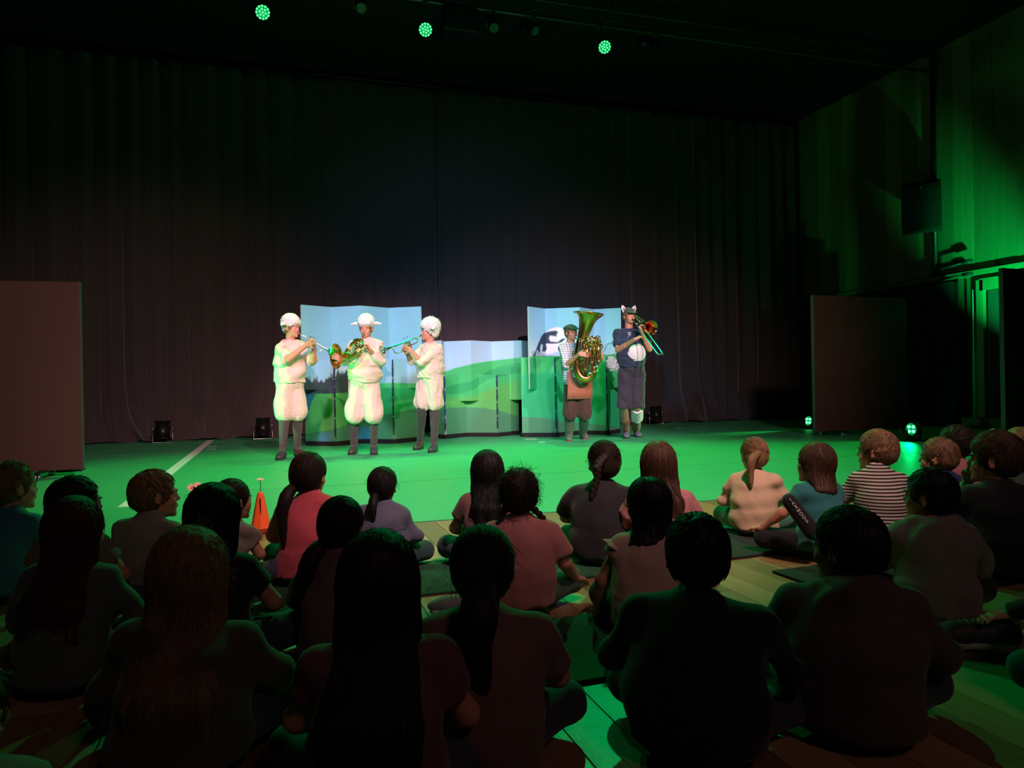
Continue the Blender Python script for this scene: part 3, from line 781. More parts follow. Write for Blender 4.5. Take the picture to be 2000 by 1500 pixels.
def make_hair(root, off, c, R, s, m, style, body, seed, n=220, r=.0011, frizz=0, zbot=None, fly=30, tie=None, tail=None, width=1.0):
    rng = np.random.RandomState(seed)
    h = lambda *v: c + R @ (np.array(v, float) * s)
    dn = np.array([0, 0, -1.0])
    def seedpts(N, F, lowz=-.02):
        u = rng.normal(size=(N * 6 + 60, 3)); u /= np.linalg.norm(u, axis=1, keepdims=True)
        u = u[(u[:, 2] > lowz / .1) & ((u[:, 1] < .55) | (u[:, 2] > .5))][:N]
        P = c + (u * np.array((.09, .108, .10)) * s) @ R.T + R @ (np.array((0, -.014, .03)) * s)
        return project(F, P, 0.0, 3)
    if style == 'short':
        F = cap_prims(c, R, s, .010, -.060)
        def dp(P): return waves(seed, .0035 * s, 90, n=6)(P)
        root_h = sdf_obj('hair', F, .007 * (s if s < 1 else 1), m, root, off, dp)
        P = seedpts(n, F, -.06); crown = h(0, -.06, .115)
        def df(P, t): v = P - crown; v /= np.linalg.norm(v, axis=1, keepdims=True) + 1e-6; return v + dn * .25 + R[:, 1] * .15
        L = rng.uniform(.02, .042, len(P)) * s
        S = grow(F, P, df, 5, L, lambda t: .001 + .005 * t * s, rng, .35)
        o = obj('hair_tufts', np_mesh('hair_tufts', *(lambda a: (a[0] - np.asarray(off, np.float32), a[1]))(strands_mesh(S, r * 1.6)), m), root_h)['kind'] = 'stuff'
        return root_h
    F = cap_prims(c, R, s, .013, -.075)
    end = None
    if style in ('long', 'bob'):
        nb = 7
        for i in range(nb):
            a = -1 + 2 * i / (nb - 1)
            p0 = h(a * .056, -.052 + .045 * abs(a) ** 2, .0)
            p1 = h(a * .062, -.078 + .050 * abs(a) ** 2, -.09)
            bk = body['back']; w_ = body['w'] * width
            L1 = (p1[2] - zbot)
            p2 = np.array(bk(a * w_ * 1.0, .5 * L1)); p2[2] = p1[2] - .5 * L1
            p3 = np.array(bk(a * w_ * 1.12, L1)); p3[2] = zbot + (.02 * math.sin(seed + i * 2.1) + .03 * abs(a)) * s
            rr = .029 * s
            F += [(Cone(p0, p1, rr * 1.15, rr), .03 * s)]
            if style == 'long': F += [(Cone(p1, p2, rr, rr * .85), .03 * s), (Cone(p2, p3, rr * .85, rr * .45), .03 * s)]
            else: F += [(Cone(p1, p1 + (p2 - p1) * .5, rr, rr * .6), .03 * s)]
    if style in ('tail', 'braid', 'braids'):
        F[3] = (Half(h(0, 0, -.078), -(R @ nrmz((0, -.2, 1.0)))), .015 * s, 'and')
    def dp(P):
        q = (P - c) @ R; ang = np.arctan2(q[:, 0], -q[:, 1] + .001)
        return (.0022 * s * (np.sin(ang * 23 + 2 * np.sin(q[:, 2] * 14 / s + seed)) + np.sin(ang * 41 + 9 * q[:, 2] / s + seed * 2) * .7)).astype(np.float32)
    hs_ = .0098 if s < 1 else .008
    root_h = sdf_obj('hair', F, hs_ * (.85 if n > 300 else 1), m, root, off, dp)
    paths = []
    P = seedpts(n, F)
    def top(P): v = P - h(0, -.02, .12); v /= np.linalg.norm(v, axis=1, keepdims=True) + 1e-6; return v
    if style in ('long', 'bob'):
        if style == 'long': Lt = (P[:, 2] - zbot) * rng.uniform(.75, 1.08, len(P)) + .04 * s
        else: Lt = rng.uniform(.10, .17, len(P)) * s
        def df(P, t): return top(P) * max(0, .8 - 2.5 * t) + dn * (.4 + 2 * t)
        paths.append(grow(F, P, df, 11, Lt, lambda t: .0008 + (.004 * t if style == 'long' else .002), rng, .10))
    elif tie is not None:
        tp = [h(*q) for q in tie]
        which = np.array([int(np.argmin([np.linalg.norm(p - t) for t in tp])) for p in P]); T = np.array(tp)[which]
        def df(P, t): v = T - P; return v / (np.linalg.norm(v, axis=1, keepdims=True) + 1e-6)
        paths.append(grow(F, P, df, 8, np.linalg.norm(P - T, axis=1) * .97, lambda t: .0012, rng, .05))
    if paths:
        V, Q = strands_mesh(paths[0].astype(np.float32), r * s)
        obj('hair_strands', np_mesh('hair_strands', V - np.asarray(off, np.float32), Q, m), root_h)['kind'] = 'stuff'
    # tails and braids hang from the ties
    for ti, chain in enumerate(tail or []):
        t0 = h(*tie[ti]); pts = [t0] + [np.asarray(q, float) for q in chain]
        sp = np.array(spline(pts, 5)); L = len(sp)
        if style == 'tail':
            rad = lambda t: (.013 + .014 * math.sin(PI * min(1, t) ** .7)) * (1 - .25 * t) * s * width
            TF = [(Cone(sp[i], sp[i + 1], rad(i / (L - 1)), rad((i + 1) / (L - 1)), .7, R[:, 1]), .012) for i in range(L - 1)]
            def dp2(P): q = (P - c) @ R; return (.002 * s * np.sin(q[:, 0] * 420 / s + 6 * np.sin(q[:, 2] * 12))).astype(np.float32)
            tl = sdf_obj('ponytail', TF, .007, m, root_h, off, dp2)
            N = max(90, n // 2); a = rng.uniform(0, 6.28, N); q = np.sqrt(rng.uniform(.5, 1.5, N))
            tt = np.linspace(0, 1.12, 12); PP = np.stack([np.interp(tt, np.linspace(0, 1, L), sp[:, k]) for k in range(3)], -1); PP[-1] += (PP[-2] - PP[-3]) * 1.1
            rr = np.array([rad(t) for t in tt])
            sx = R[:, 0]; sy = R[:, 1]
            ph = a[:, None] + rng.normal(0, .5, (N, 1)) * tt
            S = PP[None] + (np.cos(ph) * q[:, None] * rr)[..., None] * sx + (np.sin(ph) * q[:, None] * rr * .75)[..., None] * sy
            V, Q = strands_mesh(S.astype(np.float32), r * s * 1.2); obj('hair_strands', np_mesh('hair_strands', V - np.asarray(off, np.float32), Q, m), root_h)['kind'] = 'stuff'
            MB().tube([t0 + R @ (np.array((.024 * math.cos(k * PI / 4), .012 * math.sin(k * PI / 4), 0)) * s * width) for k in range(8)], .006 * s, 6, True).build('hair_tie', mat('hair_tie', (.1, .08, .1), .6), tl, off)
        else:
            cum = np.concatenate([[0], np.cumsum(np.linalg.norm(np.diff(sp, axis=0), axis=1))]); L = max(5, int(cum[-1] / (.021 * s * min(width, 1.25)))); sp = np.stack([np.interp(np.linspace(0, cum[-1], L), cum, sp[:, k]) for k in range(3)], -1)
            TF = []
            for i in range(L - 1):
                for q in (-1, 1):
                    mid = sp[i] + (sp[i + 1] - sp[i]) * (.25 if q < 0 else .75); u = nrmz(sp[i + 1] - sp[i])
                    k = 1 - .45 * i / (L - 1); sxd = R[:, 0] * q * .010 * s * k
                    TF.append((Cone(mid + sxd - u * .010 * s, mid - sxd * .4 + u * .014 * s, .0125 * s * k * width, .009 * s * k * width), .004))
            TF.append((Cone(sp[-1], sp[-1] + dn * .05 * s, .010 * s, .004 * s), .008))
            tl = sdf_obj('braid', TF, .0045, m, root_h, off)
            MB().tube([sp[-1] + np.array((.010 * math.cos(k * PI / 4), .010 * math.sin(k * PI / 4), 0)) * s for k in range(8)], .004 * s, 6, True).build('hair_tie', mat('hair_tie', (.1, .08, .1), .6), tl, off)
    if fly or frizz:
        N = fly + frizz; P = seedpts(N, F, -.03 if not frizz else -.08); g = grad(F, P); K = 8
        L = rng.uniform(.02, .055, N) * s; d = g * (.55 if frizz else .3) + rng.normal(0, .45, P.shape) + dn * (.3 if frizz else .6); pts = [P]
        cu = rng.normal(0, 1, P.shape) * (.6 if frizz else .25)
        for i in range(K - 1):
            d = d + cu * .3 + dn * .12; d /= np.linalg.norm(d, axis=1, keepdims=True)
            P = P + d * (L / (K - 1))[:, None]; pts.append(P); cu = cu + rng.normal(0, .5 if frizz else .1, P.shape)
        V, Q = strands_mesh(np.stack(pts, 1).astype(np.float32), (.0007 if frizz == 0 else .00065) * (1 if s > .9 else 1))
        obj('loose_hair', np_mesh('loose_hair', V - np.asarray(off, np.float32), Q, m), root_h)['kind'] = 'stuff'
    return root_h

# ------------------------------------------------------------------ seated children
SKIN = mat('skin', (0.80, 0.54, 0.45), 0.55, noise=0.08, nscale=12, bump=0.05, bscale=300)
SKIN2 = mat('skin_tan', (0.70, 0.50, 0.40), 0.55, noise=0.08, nscale=12, bump=0.05, bscale=300)
HAIRC = dict(black=(0.06, 0.05, 0.05), dark=(0.14, 0.095, 0.07), brown=(0.27, 0.18, 0.12), light=(0.47, 0.36, 0.25), blond=(0.72, 0.60, 0.42), pale=(0.62, 0.50, 0.36))
def hairmat(k): return mat('hair_' + k, HAIRC[k], 0.62, noise=0.3, nscale=60, spec=0.28)
def cloth(name, col, **kw):
    a = dict(rough=0.85, noise=0.10, nscale=14, bump=0.12, bscale=260, sheen=0.15); a.update(kw)
    return mat('cloth_' + name, col, **a)
KD = dict(chest=(.108, .074, .085), belly=(.100, .082, .100), pelvis=(.118, .100, .080), sh=.033, neck=.033, ua=.034, el=.028, wr=.020, th=.060, kn=.044, calf=.038, an=.028, foot=.026, hand=.70)
ARMS = {   # elbow, wrist, hand dir, palm normal, curl, for the right side (x mirrored for the left)
    'lap': ((.185, .045, .215), (.085, .215, .150), (-.6, .8, -.1), (0, 0, -1), .45),
    'knee': ((.195, .060, .215), (.190, .235, .165), (0, 1, -.3), (0, 0, -1), .4),
    'down': ((.190, -.015, .205), (.215, .025, .055), (.2, .9, -.15), (0, -.1, -1), .1),
    'back': ((.175, -.045, .205), (.190, -.105, .055), (.3, -.7, -.1), (0, 0, -1), .1),
    'mouth': ((.165, .120, .260), (.060, .150, .395), (-.35, -.1, 1), (0, -1, .2), .9),
    'chin': ((.150, .170, .200), (.055, .140, .380), (-.2, -.1, 1), (0, -1, .2), .9),
    'front': ((.160, .140, .210), (.060, .260, .220), (-.5, .8, 0), (0, 0, -1), .5)}
def kid(label, px, ptop, wpx, name='person', hair='short', hc='brown', shirt=(0.7, 0.7, 0.7), sname=None, trousers=(0.2, 0.22, 0.28), skin=None, look=0.0, head=0.0, pitch=0.0, tilt=0.0,
        arms=('lap', 'lap'), lean=(0, 0), wide=1.0, sleeve=.55, hoodie=False, stripes=False, shoe=(0.5, 0.5, 0.52), socks=None, seed=1, n=200, frizz=0, hlen=.30, tails=None, ties=None, hwidth=1.0,
        fly=30, glasses=False, h=.0102, hmul=1.0, extra=None, bare=False, ruffle=False, sc=None, group=None, nr=.0011):
    group = group or 'children seated on the parquet'
    dy = ptop - horizon(px)
    s = CH / (.17 * dy / wpx + .62) if sc is None else sc
    wpx = wpx * (.95 if hair == 'short' else .97)
    d = .17 * s * FPX / wpx
    hs = .93 * s
    hc3 = at(px, ptop + .112 * hs * FPX / d, d)
    tgt = np.array([float(np.interp(px, (300, 800, 1300), (1.8, 2.6, 4.6))), 9.9]); v = tgt - hc3[:2]; yaw = math.atan2(-v[0], v[1]) - math.radians(look)
    Rt = rotz(yaw); fw, rt = Rt[:, 1], Rt[:, 0]
    rootp = hc3 - (rt * lean[0] + fw * (.035 + lean[1])) * s; rootp[2] = 0
    hz = hc3[2] / s
    W = lambda x, y, z: rootp + (rt * x + fw * y) * s + np.array([0, 0, z * s])
    kz = (hz - .508)                                  # small correction of the torso height
    L = lambda t: (lean[0] * t, lean[1] * t)
    def T(x, y, z, t): return W(x + lean[0] * t, y + lean[1] * t, z + kz * t)
    J = dict(head=hc3, neck=T(0, .005, .408, .85), chest=T(0, -.012, .315, .62), belly=T(0, -.045, .195, .3), pelvis=W(0, -.04, .092))
    D = {k: (tuple(np.array(v_) * s) if isinstance(v_, tuple) else v_ * s) for k, v_ in KD.items()}
    D['chest'] = (D['chest'][0] * wide, D['chest'][1] * (.6 + .4 * wide), D['chest'][2]); D['belly'] = (D['belly'][0] * wide, D['belly'][1] * (.5 + .5 * wide), D['belly'][2])
    J['shL'] = T(-.110 * wide, .0, .348, .7); J['shR'] = T(.110 * wide, .0, .348, .7)
    hands = {}
    for q, sg, a in (('L', -1, arms[0]), ('R', 1, arms[1])):
        if isinstance(a, dict):                        # arm measured in the photograph
            J['el' + q] = at(*a['el']); J['wr' + q] = at(*a['wr']); hands[q] = (np.array(a['d']), np.array(a['n']), a['c'])
            J['hip' + q] = W(sg * .070, -.01, .085); J['kn' + q] = W(sg * .222, .160, .095); J['an' + q] = W(-sg * .030, .245 + .035 * sg, .048); J['to' + q] = W(-sg * .150, .215 + .035 * sg, .034)
            continue
        A = ARMS[a] if isinstance(a, str) else a
        J['el' + q] = T(sg * A[0][0] * (1 + .5 * (wide - 1)), A[0][1], A[0][2], .4)
        J['wr' + q] = (W if A[1][2] < .12 else lambda x, y, z: T(x, y, z, .15 if A[1][2] < .3 else .9))(sg * A[1][0], A[1][1], A[1][2])
        fx = lambda u: rt * u[0] * sg + fw * u[1] + np.array([0, 0, u[2]])
        hands[q] = (fx(A[2]), fx(A[3]), A[4])
        J['hip' + q] = W(sg * .070, -.01, .085)
        J['kn' + q] = W(sg * .222, .160, .095); J['an' + q] = W(-sg * .030, .245 + .035 * sg, .048); J['to' + q] = W(-sg * .150, .215 + .035 * sg, .034)
    Rh = rotz(yaw - math.radians(head)) @ rotx(math.radians(pitch)) @ roty(math.radians(tilt))
    b = Body(J, Rt, Rh, D, hs, hands)
    off = rootp
    root = empty('person', off, label, 'person', group)
    sdf_obj('body', b.all(), h * s if not bare else .0070 * s, skin or SKIN, root, off)
    eyes(b, root, off, skin=skin or SKIN)
    # shirt
    hem = W(lean[0] * .1, -.045, .055)
    sm = shirt if not isinstance(shirt, tuple) else cloth(sname or 'shirt%d' % seed, shirt, bscale=120 if hoodie else 260)
    t = (.019 if hoodie else .012) * s
    F = shirt_field(b, t, sleeve, hem, loose=.010 * s, flare=.010 * s, neck=.048 * s)
    if hoodie:
        for q in (-1, 1):
            F.append((Cone(T(q * .062, .045, .385, .8), T(q * .075, -.02, .405, .8), .020 * s, .026 * s), .02))
            F.append((Cone(T(q * .075, -.02, .405, .8), T(0, -.075, .400, .8), .026 * s, .034 * s), .02))
        F.append((Ell(T(0, -.088, .355, .75), np.array((.088, .034, .062)) * s, Rt @ rotx(-.25)), .02))
    f1 = waves(seed, .0040 * s, 34 / s, (1, 1, .7), 8); f2 = waves(seed + 50, .0085 * s, 19 / s, (.6, .6, 1.5), 4); f1b = waves(seed + 70, .0022 * s, 60 / s, (1, 1, .6), 9)
    sdf_obj('hoodie' if hoodie else 'shirt', F, .0118 * s, sm, root, off, lambda P: f1(P) + f2(P) + f1b(P))
    if ruffle:
        for q in ('L', 'R'):
            p = J['sh' + q]; u = nrmz(J['el' + q] - p); mb = MB(); N = 28; a0 = np.cross(u, fw); a0 = nrmz(a0); a1 = np.cross(u, a0)
            V = []
            for k in range(N + 1):
                an = 2 * PI * k / N; dr = a0 * math.cos(an) + a1 * math.sin(an)
                V += [p + dr * (D['ua'] + .012 * s), p + u * .02 * s + dr * (D['ua'] + (.040 + .008 * math.sin(7 * an)) * s)]
            mb.add(V, [(2 * k, 2 * k + 2, 2 * k + 3, 2 * k + 1) for k in range(N)], True); mb.build('ruffle', sm, root, off)
    # trousers
    tm = cloth('trousers%d' % seed, trousers)
    F = b.hips(.010 * s)
    for q in 'LR':
        F += [(Cone(J['hip' + q], J['kn' + q], D['th'] + .010 * s, D['kn'] + .012 * s), .03), (Cone(J['kn' + q], J['kn' + q] + (J['an' + q] - J['kn' + q]) * .45, D['kn'] + .012 * s, D['calf'] + .011 * s), .02)]
        F.append((Cyl(J['kn' + q], J['kn' + q] + (J['an' + q] - J['kn' + q]) * .88, D['kn'] + .006 * s, D['an'] + .014 * s), .015))
    f3 = waves(seed + 9, .003 * s, 30 / s)
    sdf_obj('trousers', F, .0135 * s, tm, root, off, f3)
    for q in 'LR':
        if socks is not None:
            sdf_obj('sock', b.foot(q, .004 * s), .008 * s, cloth('socks%d' % seed, socks), root, off)
        else:
            F = b.foot(q, .009 * s); u = nrmz(J['to' + q] - J['an' + q])
            o = sdf_obj('shoe', F, .010 * s, cloth('shoe%d' % seed, shoe, rough=.6), root, off)
    hm = hairmat(hc)
    zneck = J['neck'][2]
    def bk(x, Lx):                                     # a point on the back of the shirt, x sideways
        z = max(0.0, hc3[2] - .1 * s - Lx) / s
        k = np.interp(z, [.05, .2, .33, .42], [-.150, -.150, -.112, -.085])
        ln = np.interp(z, [0, .5], [0, 1])
        return list(W(x + lean[0] * ln, k + lean[1] * ln + .8 * x * x / .15 * .3, 0))
    kw = {}
    if hair in ('tail', 'braid', 'braids'):
        kw['tie'] = ties or [(0, -.100, .020)]
        kw['tail'] = [[T(x, y, z, .8) for x, y, z in ch] for ch in tails]
    make_hair(root, off, hc3, Rh, hs * hmul, hm, hair, {'back': bk, 'w': .066}, seed, n=n, frizz=frizz, zbot=hc3[2] - hlen * s, fly=fly, width=hwidth, r=nr, **kw)
    if glasses:
        hh = lambda *v_: hc3 + Rh @ (np.array(v_) * hs); mg = mat('glasses_frame', (.06, .06, .07), .3, metal=.5); mb = MB()
        for q in (-1, 1):
            mb.tube([hh(q * .032 + .021 * math.cos(a), .108, -.002 + .018 * math.sin(a)) for a in np.linspace(0, 2 * PI, 17)[:-1]], .0014, 6, True)
            mb.tube([hh(q * .052, .106, .004), hh(q * .082, .09, .004), hh(q * .088, .0, .0), hh(q * .084, -.02, -.012)], .0014, 6)
        mb.tube([hh(-.012, .11, 0), hh(0, .114, .002), hh(.012, .11, 0)], .0014, 6)
        g_ = mb.build('glasses', mg, root, off)
        ml = bpy.data.materials.get('lens_glass')
        if ml is None:
            ml = bpy.data.materials.new('lens_glass'); ml.use_nodes = True; bb = ml.node_tree.nodes['Principled BSDF']; bb.inputs['Transmission Weight'].default_value = 1; bb.inputs['Roughness'].default_value = 0; bb.inputs['IOR'].default_value = 1.01
        for q in (-1, 1): MB().disc(hh(q * .032, .108, -.002), .020 * hs, Rh[:, 1], 14).build('lens', ml, g_, off)
        for c_ in g_.children: c_.location = (0, 0, 0)
    if extra: extra(root, off, b, W, T, s)
    return root, b, W, T, s

# ================================================================== PERFORMERS
AD = dict(chest=(.155, .105, .140), belly=(.150, .120, .140), pelvis=(.150, .112, .110), sh=.050, neck=.054, ua=.047, el=.038, wr=.027, th=.085, kn=.056, calf=.056, an=.034, foot=.026, hand=1.0)
def wdir(a, b, z=0.0): return RT * a - FW * b + np.array([0, 0, z])       # a to the right, b towards the audience
def adult(label, name, d0, Jp, feet, face, hface, pitch=0.0, roll=0.0, D=None, hands=None, skin=SKIN, hs=1.0, h=.0086, brow=(.3, .2, .15)):
    J = {k: at(v[0], v[1], d0 - (v[2] if len(v) > 2 else 0)) for k, v in Jp.items()}
    for k, (px, py, z) in feet.items(): J[k] = ground(px, py) + np.array([0, 0, z])
    DD = dict(AD); DD.update(D or {})
    for q in 'LR':                                            # toes lie inside the shoe
        g = J['an' + q] * 1.0; g[2] = 0; t = J['to' + q] * 1.0; t[2] = 0
        J['to' + q] = g + nrmz(t - g) * .145 + np.array([0, 0, .040])
    for q in 'LR': J['an' + q][2] = .095
    Rt = facing(wdir(*face)); Rh = facing(wdir(*hface), pitch, roll)
    b = Body(J, Rt, Rh, DD, hs, {k: (wdir(*v[0]), wdir(*v[1]), v[2]) for k, v in (hands or {}).items()})
    off = (J['anL'] + J['anR']) / 2; off[2] = 0
    root = empty('person', off, label, 'person', 'performers on the stage')
    sdf_obj('body', b.all(), h, skin, root, off)
    eyes(b, root, off, brow=brow, skin=skin, closed=.5)
    return b, root, off, DD
m_fleece = cloth('fleece', (0.90, 0.79, 0.74), rough=.95, bump=.9, bscale=120, noise=.06, sheen=.4)
m_fluff = cloth('hat_fleece', (0.95, 0.92, 0.92), rough=.95, bump=1.0, bscale=170, noise=.06, sheen=.4)
m_tops = cloth('cream_top', (0.88, 0.77, 0.72), bump=.15, bscale=90, sheen=.2)
m_stock = cloth('dark_stockings', (0.29, 0.24, 0.26), noise=.1)
m_shoe = mat('grey_leather', (0.26, 0.25, 0.30), 0.32, noise=.12, nscale=30)
m_shoeb = mat('brown_leather', (0.30, 0.22, 0.20), 0.38, noise=.12, nscale=30)
m_sole = mat('dark_sole', (0.16, 0.13, 0.13), 0.7)
m_lace = mat('shoe_lace', (0.5, 0.5, 0.55), 0.7)
def wrinkles(seed, a1, s1, a2, s2, an=(1, 1, 1)):
    f, g = waves(seed, a1, s1, an, 5), waves(seed + 31, a2, s2, (.6, .6, 1.5), 5)
    return lambda P: f(P) + g(P)
def lace_shoe(b, root, off, q, m=m_shoe, tall=.075):
    an, to = b.J['an' + q], b.J['to' + q]; g = an * 1.0; g[2] = 0; t = to * 1.0; t[2] = 0
    u = nrmz(t - g); sd = np.cross(u, UP); R = np.stack([sd, u, UP], 1)
    heel = g - u * .045; toe = heel + u * .285; mid = (heel + toe) / 2
    F = [(Cone(heel + UP * .045 + u * .035, toe - u * .11 + UP * .045, .040, .043), .02), (Ell(toe - u * .065 + UP * .040, (.048, .070, .034), R), .03),
         (Cyl(g + UP * .03 + u * .005, g + UP * (tall + .03) - u * .002, .046, .047), .03), (Cone(g + UP * .07 + u * .03, toe - u * .10 + UP * .05, .035, .03), .02), (Half(heel + UP * .018, -UP), .002, 'and')]
    s_ = sdf_obj('shoe', F, .0075, m, root, off)
    F = [(Cyl(heel + u * .035 + UP * .002, heel + u * .035 + UP * .024, .042), .001), (RBox(mid + UP * .013 + u * .01, (.040, .10, .011), R, .006), .02), (Cyl(toe - u * .062 + UP * .002, toe - u * .062 + UP * .022, .050), .02)]
    sdf_obj('sole', F, .008, m_sole, s_, off)
    for k in range(4):
        p = g + u * (.045 + .022 * k) + UP * (.098 - .013 * k)
        MB().tube([p - sd * .024 - UP * .006, p + UP * .004, p + sd * .024 - UP * .006], .0032, 5).build('lace', m_lace, s_, off)
    p = g + u * .04 + UP * .105
    for k in (-1, 1):
        MB().tube(spline([p, p + sd * k * .02 + UP * .012, p + sd * k * .035 - UP * .004, p + sd * k * .015 - UP * .002, p], 3), .0028, 5).build('lace', m_lace, s_, off)
def stockings(b, root, off):
    for q in 'LR':
        kn, an = b.J['kn' + q], b.J['an' + q]; D = b.D
        F = [(Cone(kn + (an - kn) * -.04, kn + (an - kn) * .1, D['kn'] + .004, D['calf'] + .005), .02), (Cone(kn, an, D['kn'] * .92 + .006, D['an'] + .010), .02), (Cone(kn + (an - kn) * .12, kn + (an - kn) * .5, D['calf'] + .006, D['calf'] * .75 + .006), .02)]
        f = waves(3, .003, 60, (.2, .2, 2.2), 4)
        F += b.foot(q, .004)
        sdf_obj('stocking', F, .0095, m_stock, root, off, lambda P: f(P) * np.clip((an[2] + .22 - P[:, 2]) / .1, 0.2, 1.4))
def puffy_shorts(b, root, off, hem, r0, r1, m=m_fleece, seed=1, gather=True, waist=None):
    J, D = b.J, b.D; F = [(Ell(J['pelvis'], np.array(D['pelvis']) + .022, b.Rt), .04)]
    w0 = J['pelvis'] + UP * .13 if waist is None else waist
    F.append((Cyl(J['pelvis'], w0, D['pelvis'][0] + .018, D['belly'][0] * .96 + .014, .80, b.Rt[:, 1]), .03))
    for q in 'LR':
        hp, kn = J['hip' + q], J['kn' + q]; u = nrmz(kn - hp)
        e = hp + u * ((hp[2] - hem) / max(.3, -u[2]))
        F += [(Cone(hp, hp + (e - hp) * .8, D['th'] + .03, r0), .03)]
        if gather: F += [(Cone(hp + (e - hp) * .55, e - (e - hp) / np.linalg.norm(e - hp) * .045, r0, r1), .03), (Cyl(e - u * .08, e + u * .012, r1 * .9, r1 * .72), .02)]
        else: F += [(Cyl(hp + (e - hp) * .3, e, r0 * .95, r1), .02)]
    f = waves(seed, .0075, 26, (1.2, 1.2, .5), 5); g = waves(seed + 5, .0045, 48, (1.3, 1.3, .3), 5); n = waves(seed + 8, .0022, 210, n=6)
    return sdf_obj('shorts', F, .0095, m, root, off, lambda P: f(P) + g(P) + n(P))
def sheep_hat(b, root, off, droop=0.0, big=0.0, seed=1, ears=True):
    R, c = b.Rh, b.J['head']; h = lambda *v: c + R @ np.array(v, float)
    t = .014 + big
    F = [(Ell(h(0, -.022, .082), (.092 + t, .110 + t, .094 + t), R), .01), (Ell(h(0, -.045, .0), (.070 + t, .068 + t, .062 + t), R), .02), (Cone(h(-.05, .072, .074), h(.05, .072, .074), .030 + big * .5), .02),
         (Ell(h(0, .12, -.045), (.090, .080, .096), R), .012, 'cut'), (Half(h(0, 0, -.045), -(R @ nrmz((0, -.45, 1.0)))), .01, 'and')]
    n = waves(seed, .0045, 150, n=8)
    hat = sdf_obj('sheep_hat', F, .006, m_fluff, root, off, n)
    hat['label'] = 'white fleece hat with drooping lamb ears'
    if ears:
        for q in (-1, 1):
            a, m_, e = h(q * .095, -.02, .065), h(q * .140, -.015, .058 - droop * .4), h(q * .192, -.005, .048 - droop)
            ear = sdf_obj('hat_ear', [(Cone(a, m_, .016, .026, .55, R[:, 1] * .5 + R[:, 2]), .01), (Cone(m_, e, .026, .010, .55, R[:, 1] * .5 + R[:, 2]), .01)], .005, m_fluff, hat, off, waves(seed + q, .002, 150, n=6))
            MB().ball(h(q * .145, .006, .050 - droop * .5), (.030, .010, .012), 10, 6).build('ear_lining', mat('pink_lining', (.92, .70, .66), .8), hat, off)
    rng = np.random.RandomState(seed); N = 420
    u = rng.normal(size=(N * 2, 3)); u /= np.linalg.norm(u, axis=1, keepdims=True); P = h(0, -.02, .05) + (u * .10) @ R.T; P = project(F, P, 0, 3)
    P = P[evalf(F, P) < .004][:N]; g = grad(F, P); L = rng.uniform(.006, .016 + big * .8, len(P))
    S = [P]; d = g + rng.normal(0, .5, P.shape)
    for k in range(3): P = P + d / np.linalg.norm(d, axis=1, keepdims=True) * (L / 3)[:, None]; d = d + rng.normal(0, .5, P.shape); S.append(P)
    V, Q = strands_mesh(np.stack(S, 1).astype(np.float32), .0016)
    obj('fluff', np_mesh('fluff', V - np.asarray(off, np.float32), Q, m_fluff), hat)['kind'] = 'stuff'
    return hat
def short_hair(b, root, off, hc, seed, low=-.07):
    make_hair(root, off, b.J['head'], b.Rh, 1.0, hairmat(hc), 'short', {}, seed, n=160, fly=0)
def buttons(b, root, off, n=3, z0=.06, dz=.045, r=.006):
    for k in range(n):
        p = b.J['neck'] + b.Rt[:, 1] * (.07 + .022 * k) - UP * (z0 + dz * k)
        MB().ball(p, r, 8, 6).build('button', mat('button', (.45, .40, .38), .4), root, off)

# --- the three sheep
sheepfeet1 = {'anR': (552, 896, .105), 'toR': (541, 901, .04), 'anL': (581, 891, .105), 'toL': (596, 893, .04)}
S1, r1, o1, D1 = adult('man in cream top, fleece shorts and lamb hat playing a trumpet, leftmost on stage', 's1', 9.33,
    dict(head=(569.5, 641, .02), neck=(567, 667), chest=(566, 683), belly=(566, 711, .03), pelvis=(566, 745), shR=(549, 681, .10), shL=(586, 678, -.06), elR=(563, 702, .28), wrR=(599, 673.5, .30),
         elL=(611, 705, .08), wrL=(613.5, 680, .20), hipR=(557, 757, .05), hipL=(576, 757, -.04), knR=(555.5, 812, .06), knL=(581, 811, -.02)),
    sheepfeet1, (.62, .78), (.92, .40), pitch=-.05, roll=0.0,
    D=dict(chest=(.152, .120, .145), belly=(.160, .145, .160), pelvis=(.160, .135, .12), sh=.054, ua=.052, el=.042), hands={'R': ((.75, .1, .35), (.25, .75, -.3), .85), 'L': ((.05, .2, 1), (-.6, .5, .1), .8)}, brow=(.35, .25, .2))
sdf_obj('top', shirt_field(S1, .014, 0.98, at(566, 744, 9.33), loose=.008, neck=.075), .0092, m_tops, r1, o1, wrinkles(4, .006, 42, .011, 20))
puffy_shorts(S1, r1, o1, at(566, 813, 9.33)[2], .115, .112, seed=4); stockings(S1, r1, o1)
lace_shoe(S1, r1, o1, 'R'); lace_shoe(S1, r1, o1, 'L', m_shoeb); short_hair(S1, r1, o1, 'light', 41); sheep_hat(S1, r1, o1, droop=.02, seed=2)
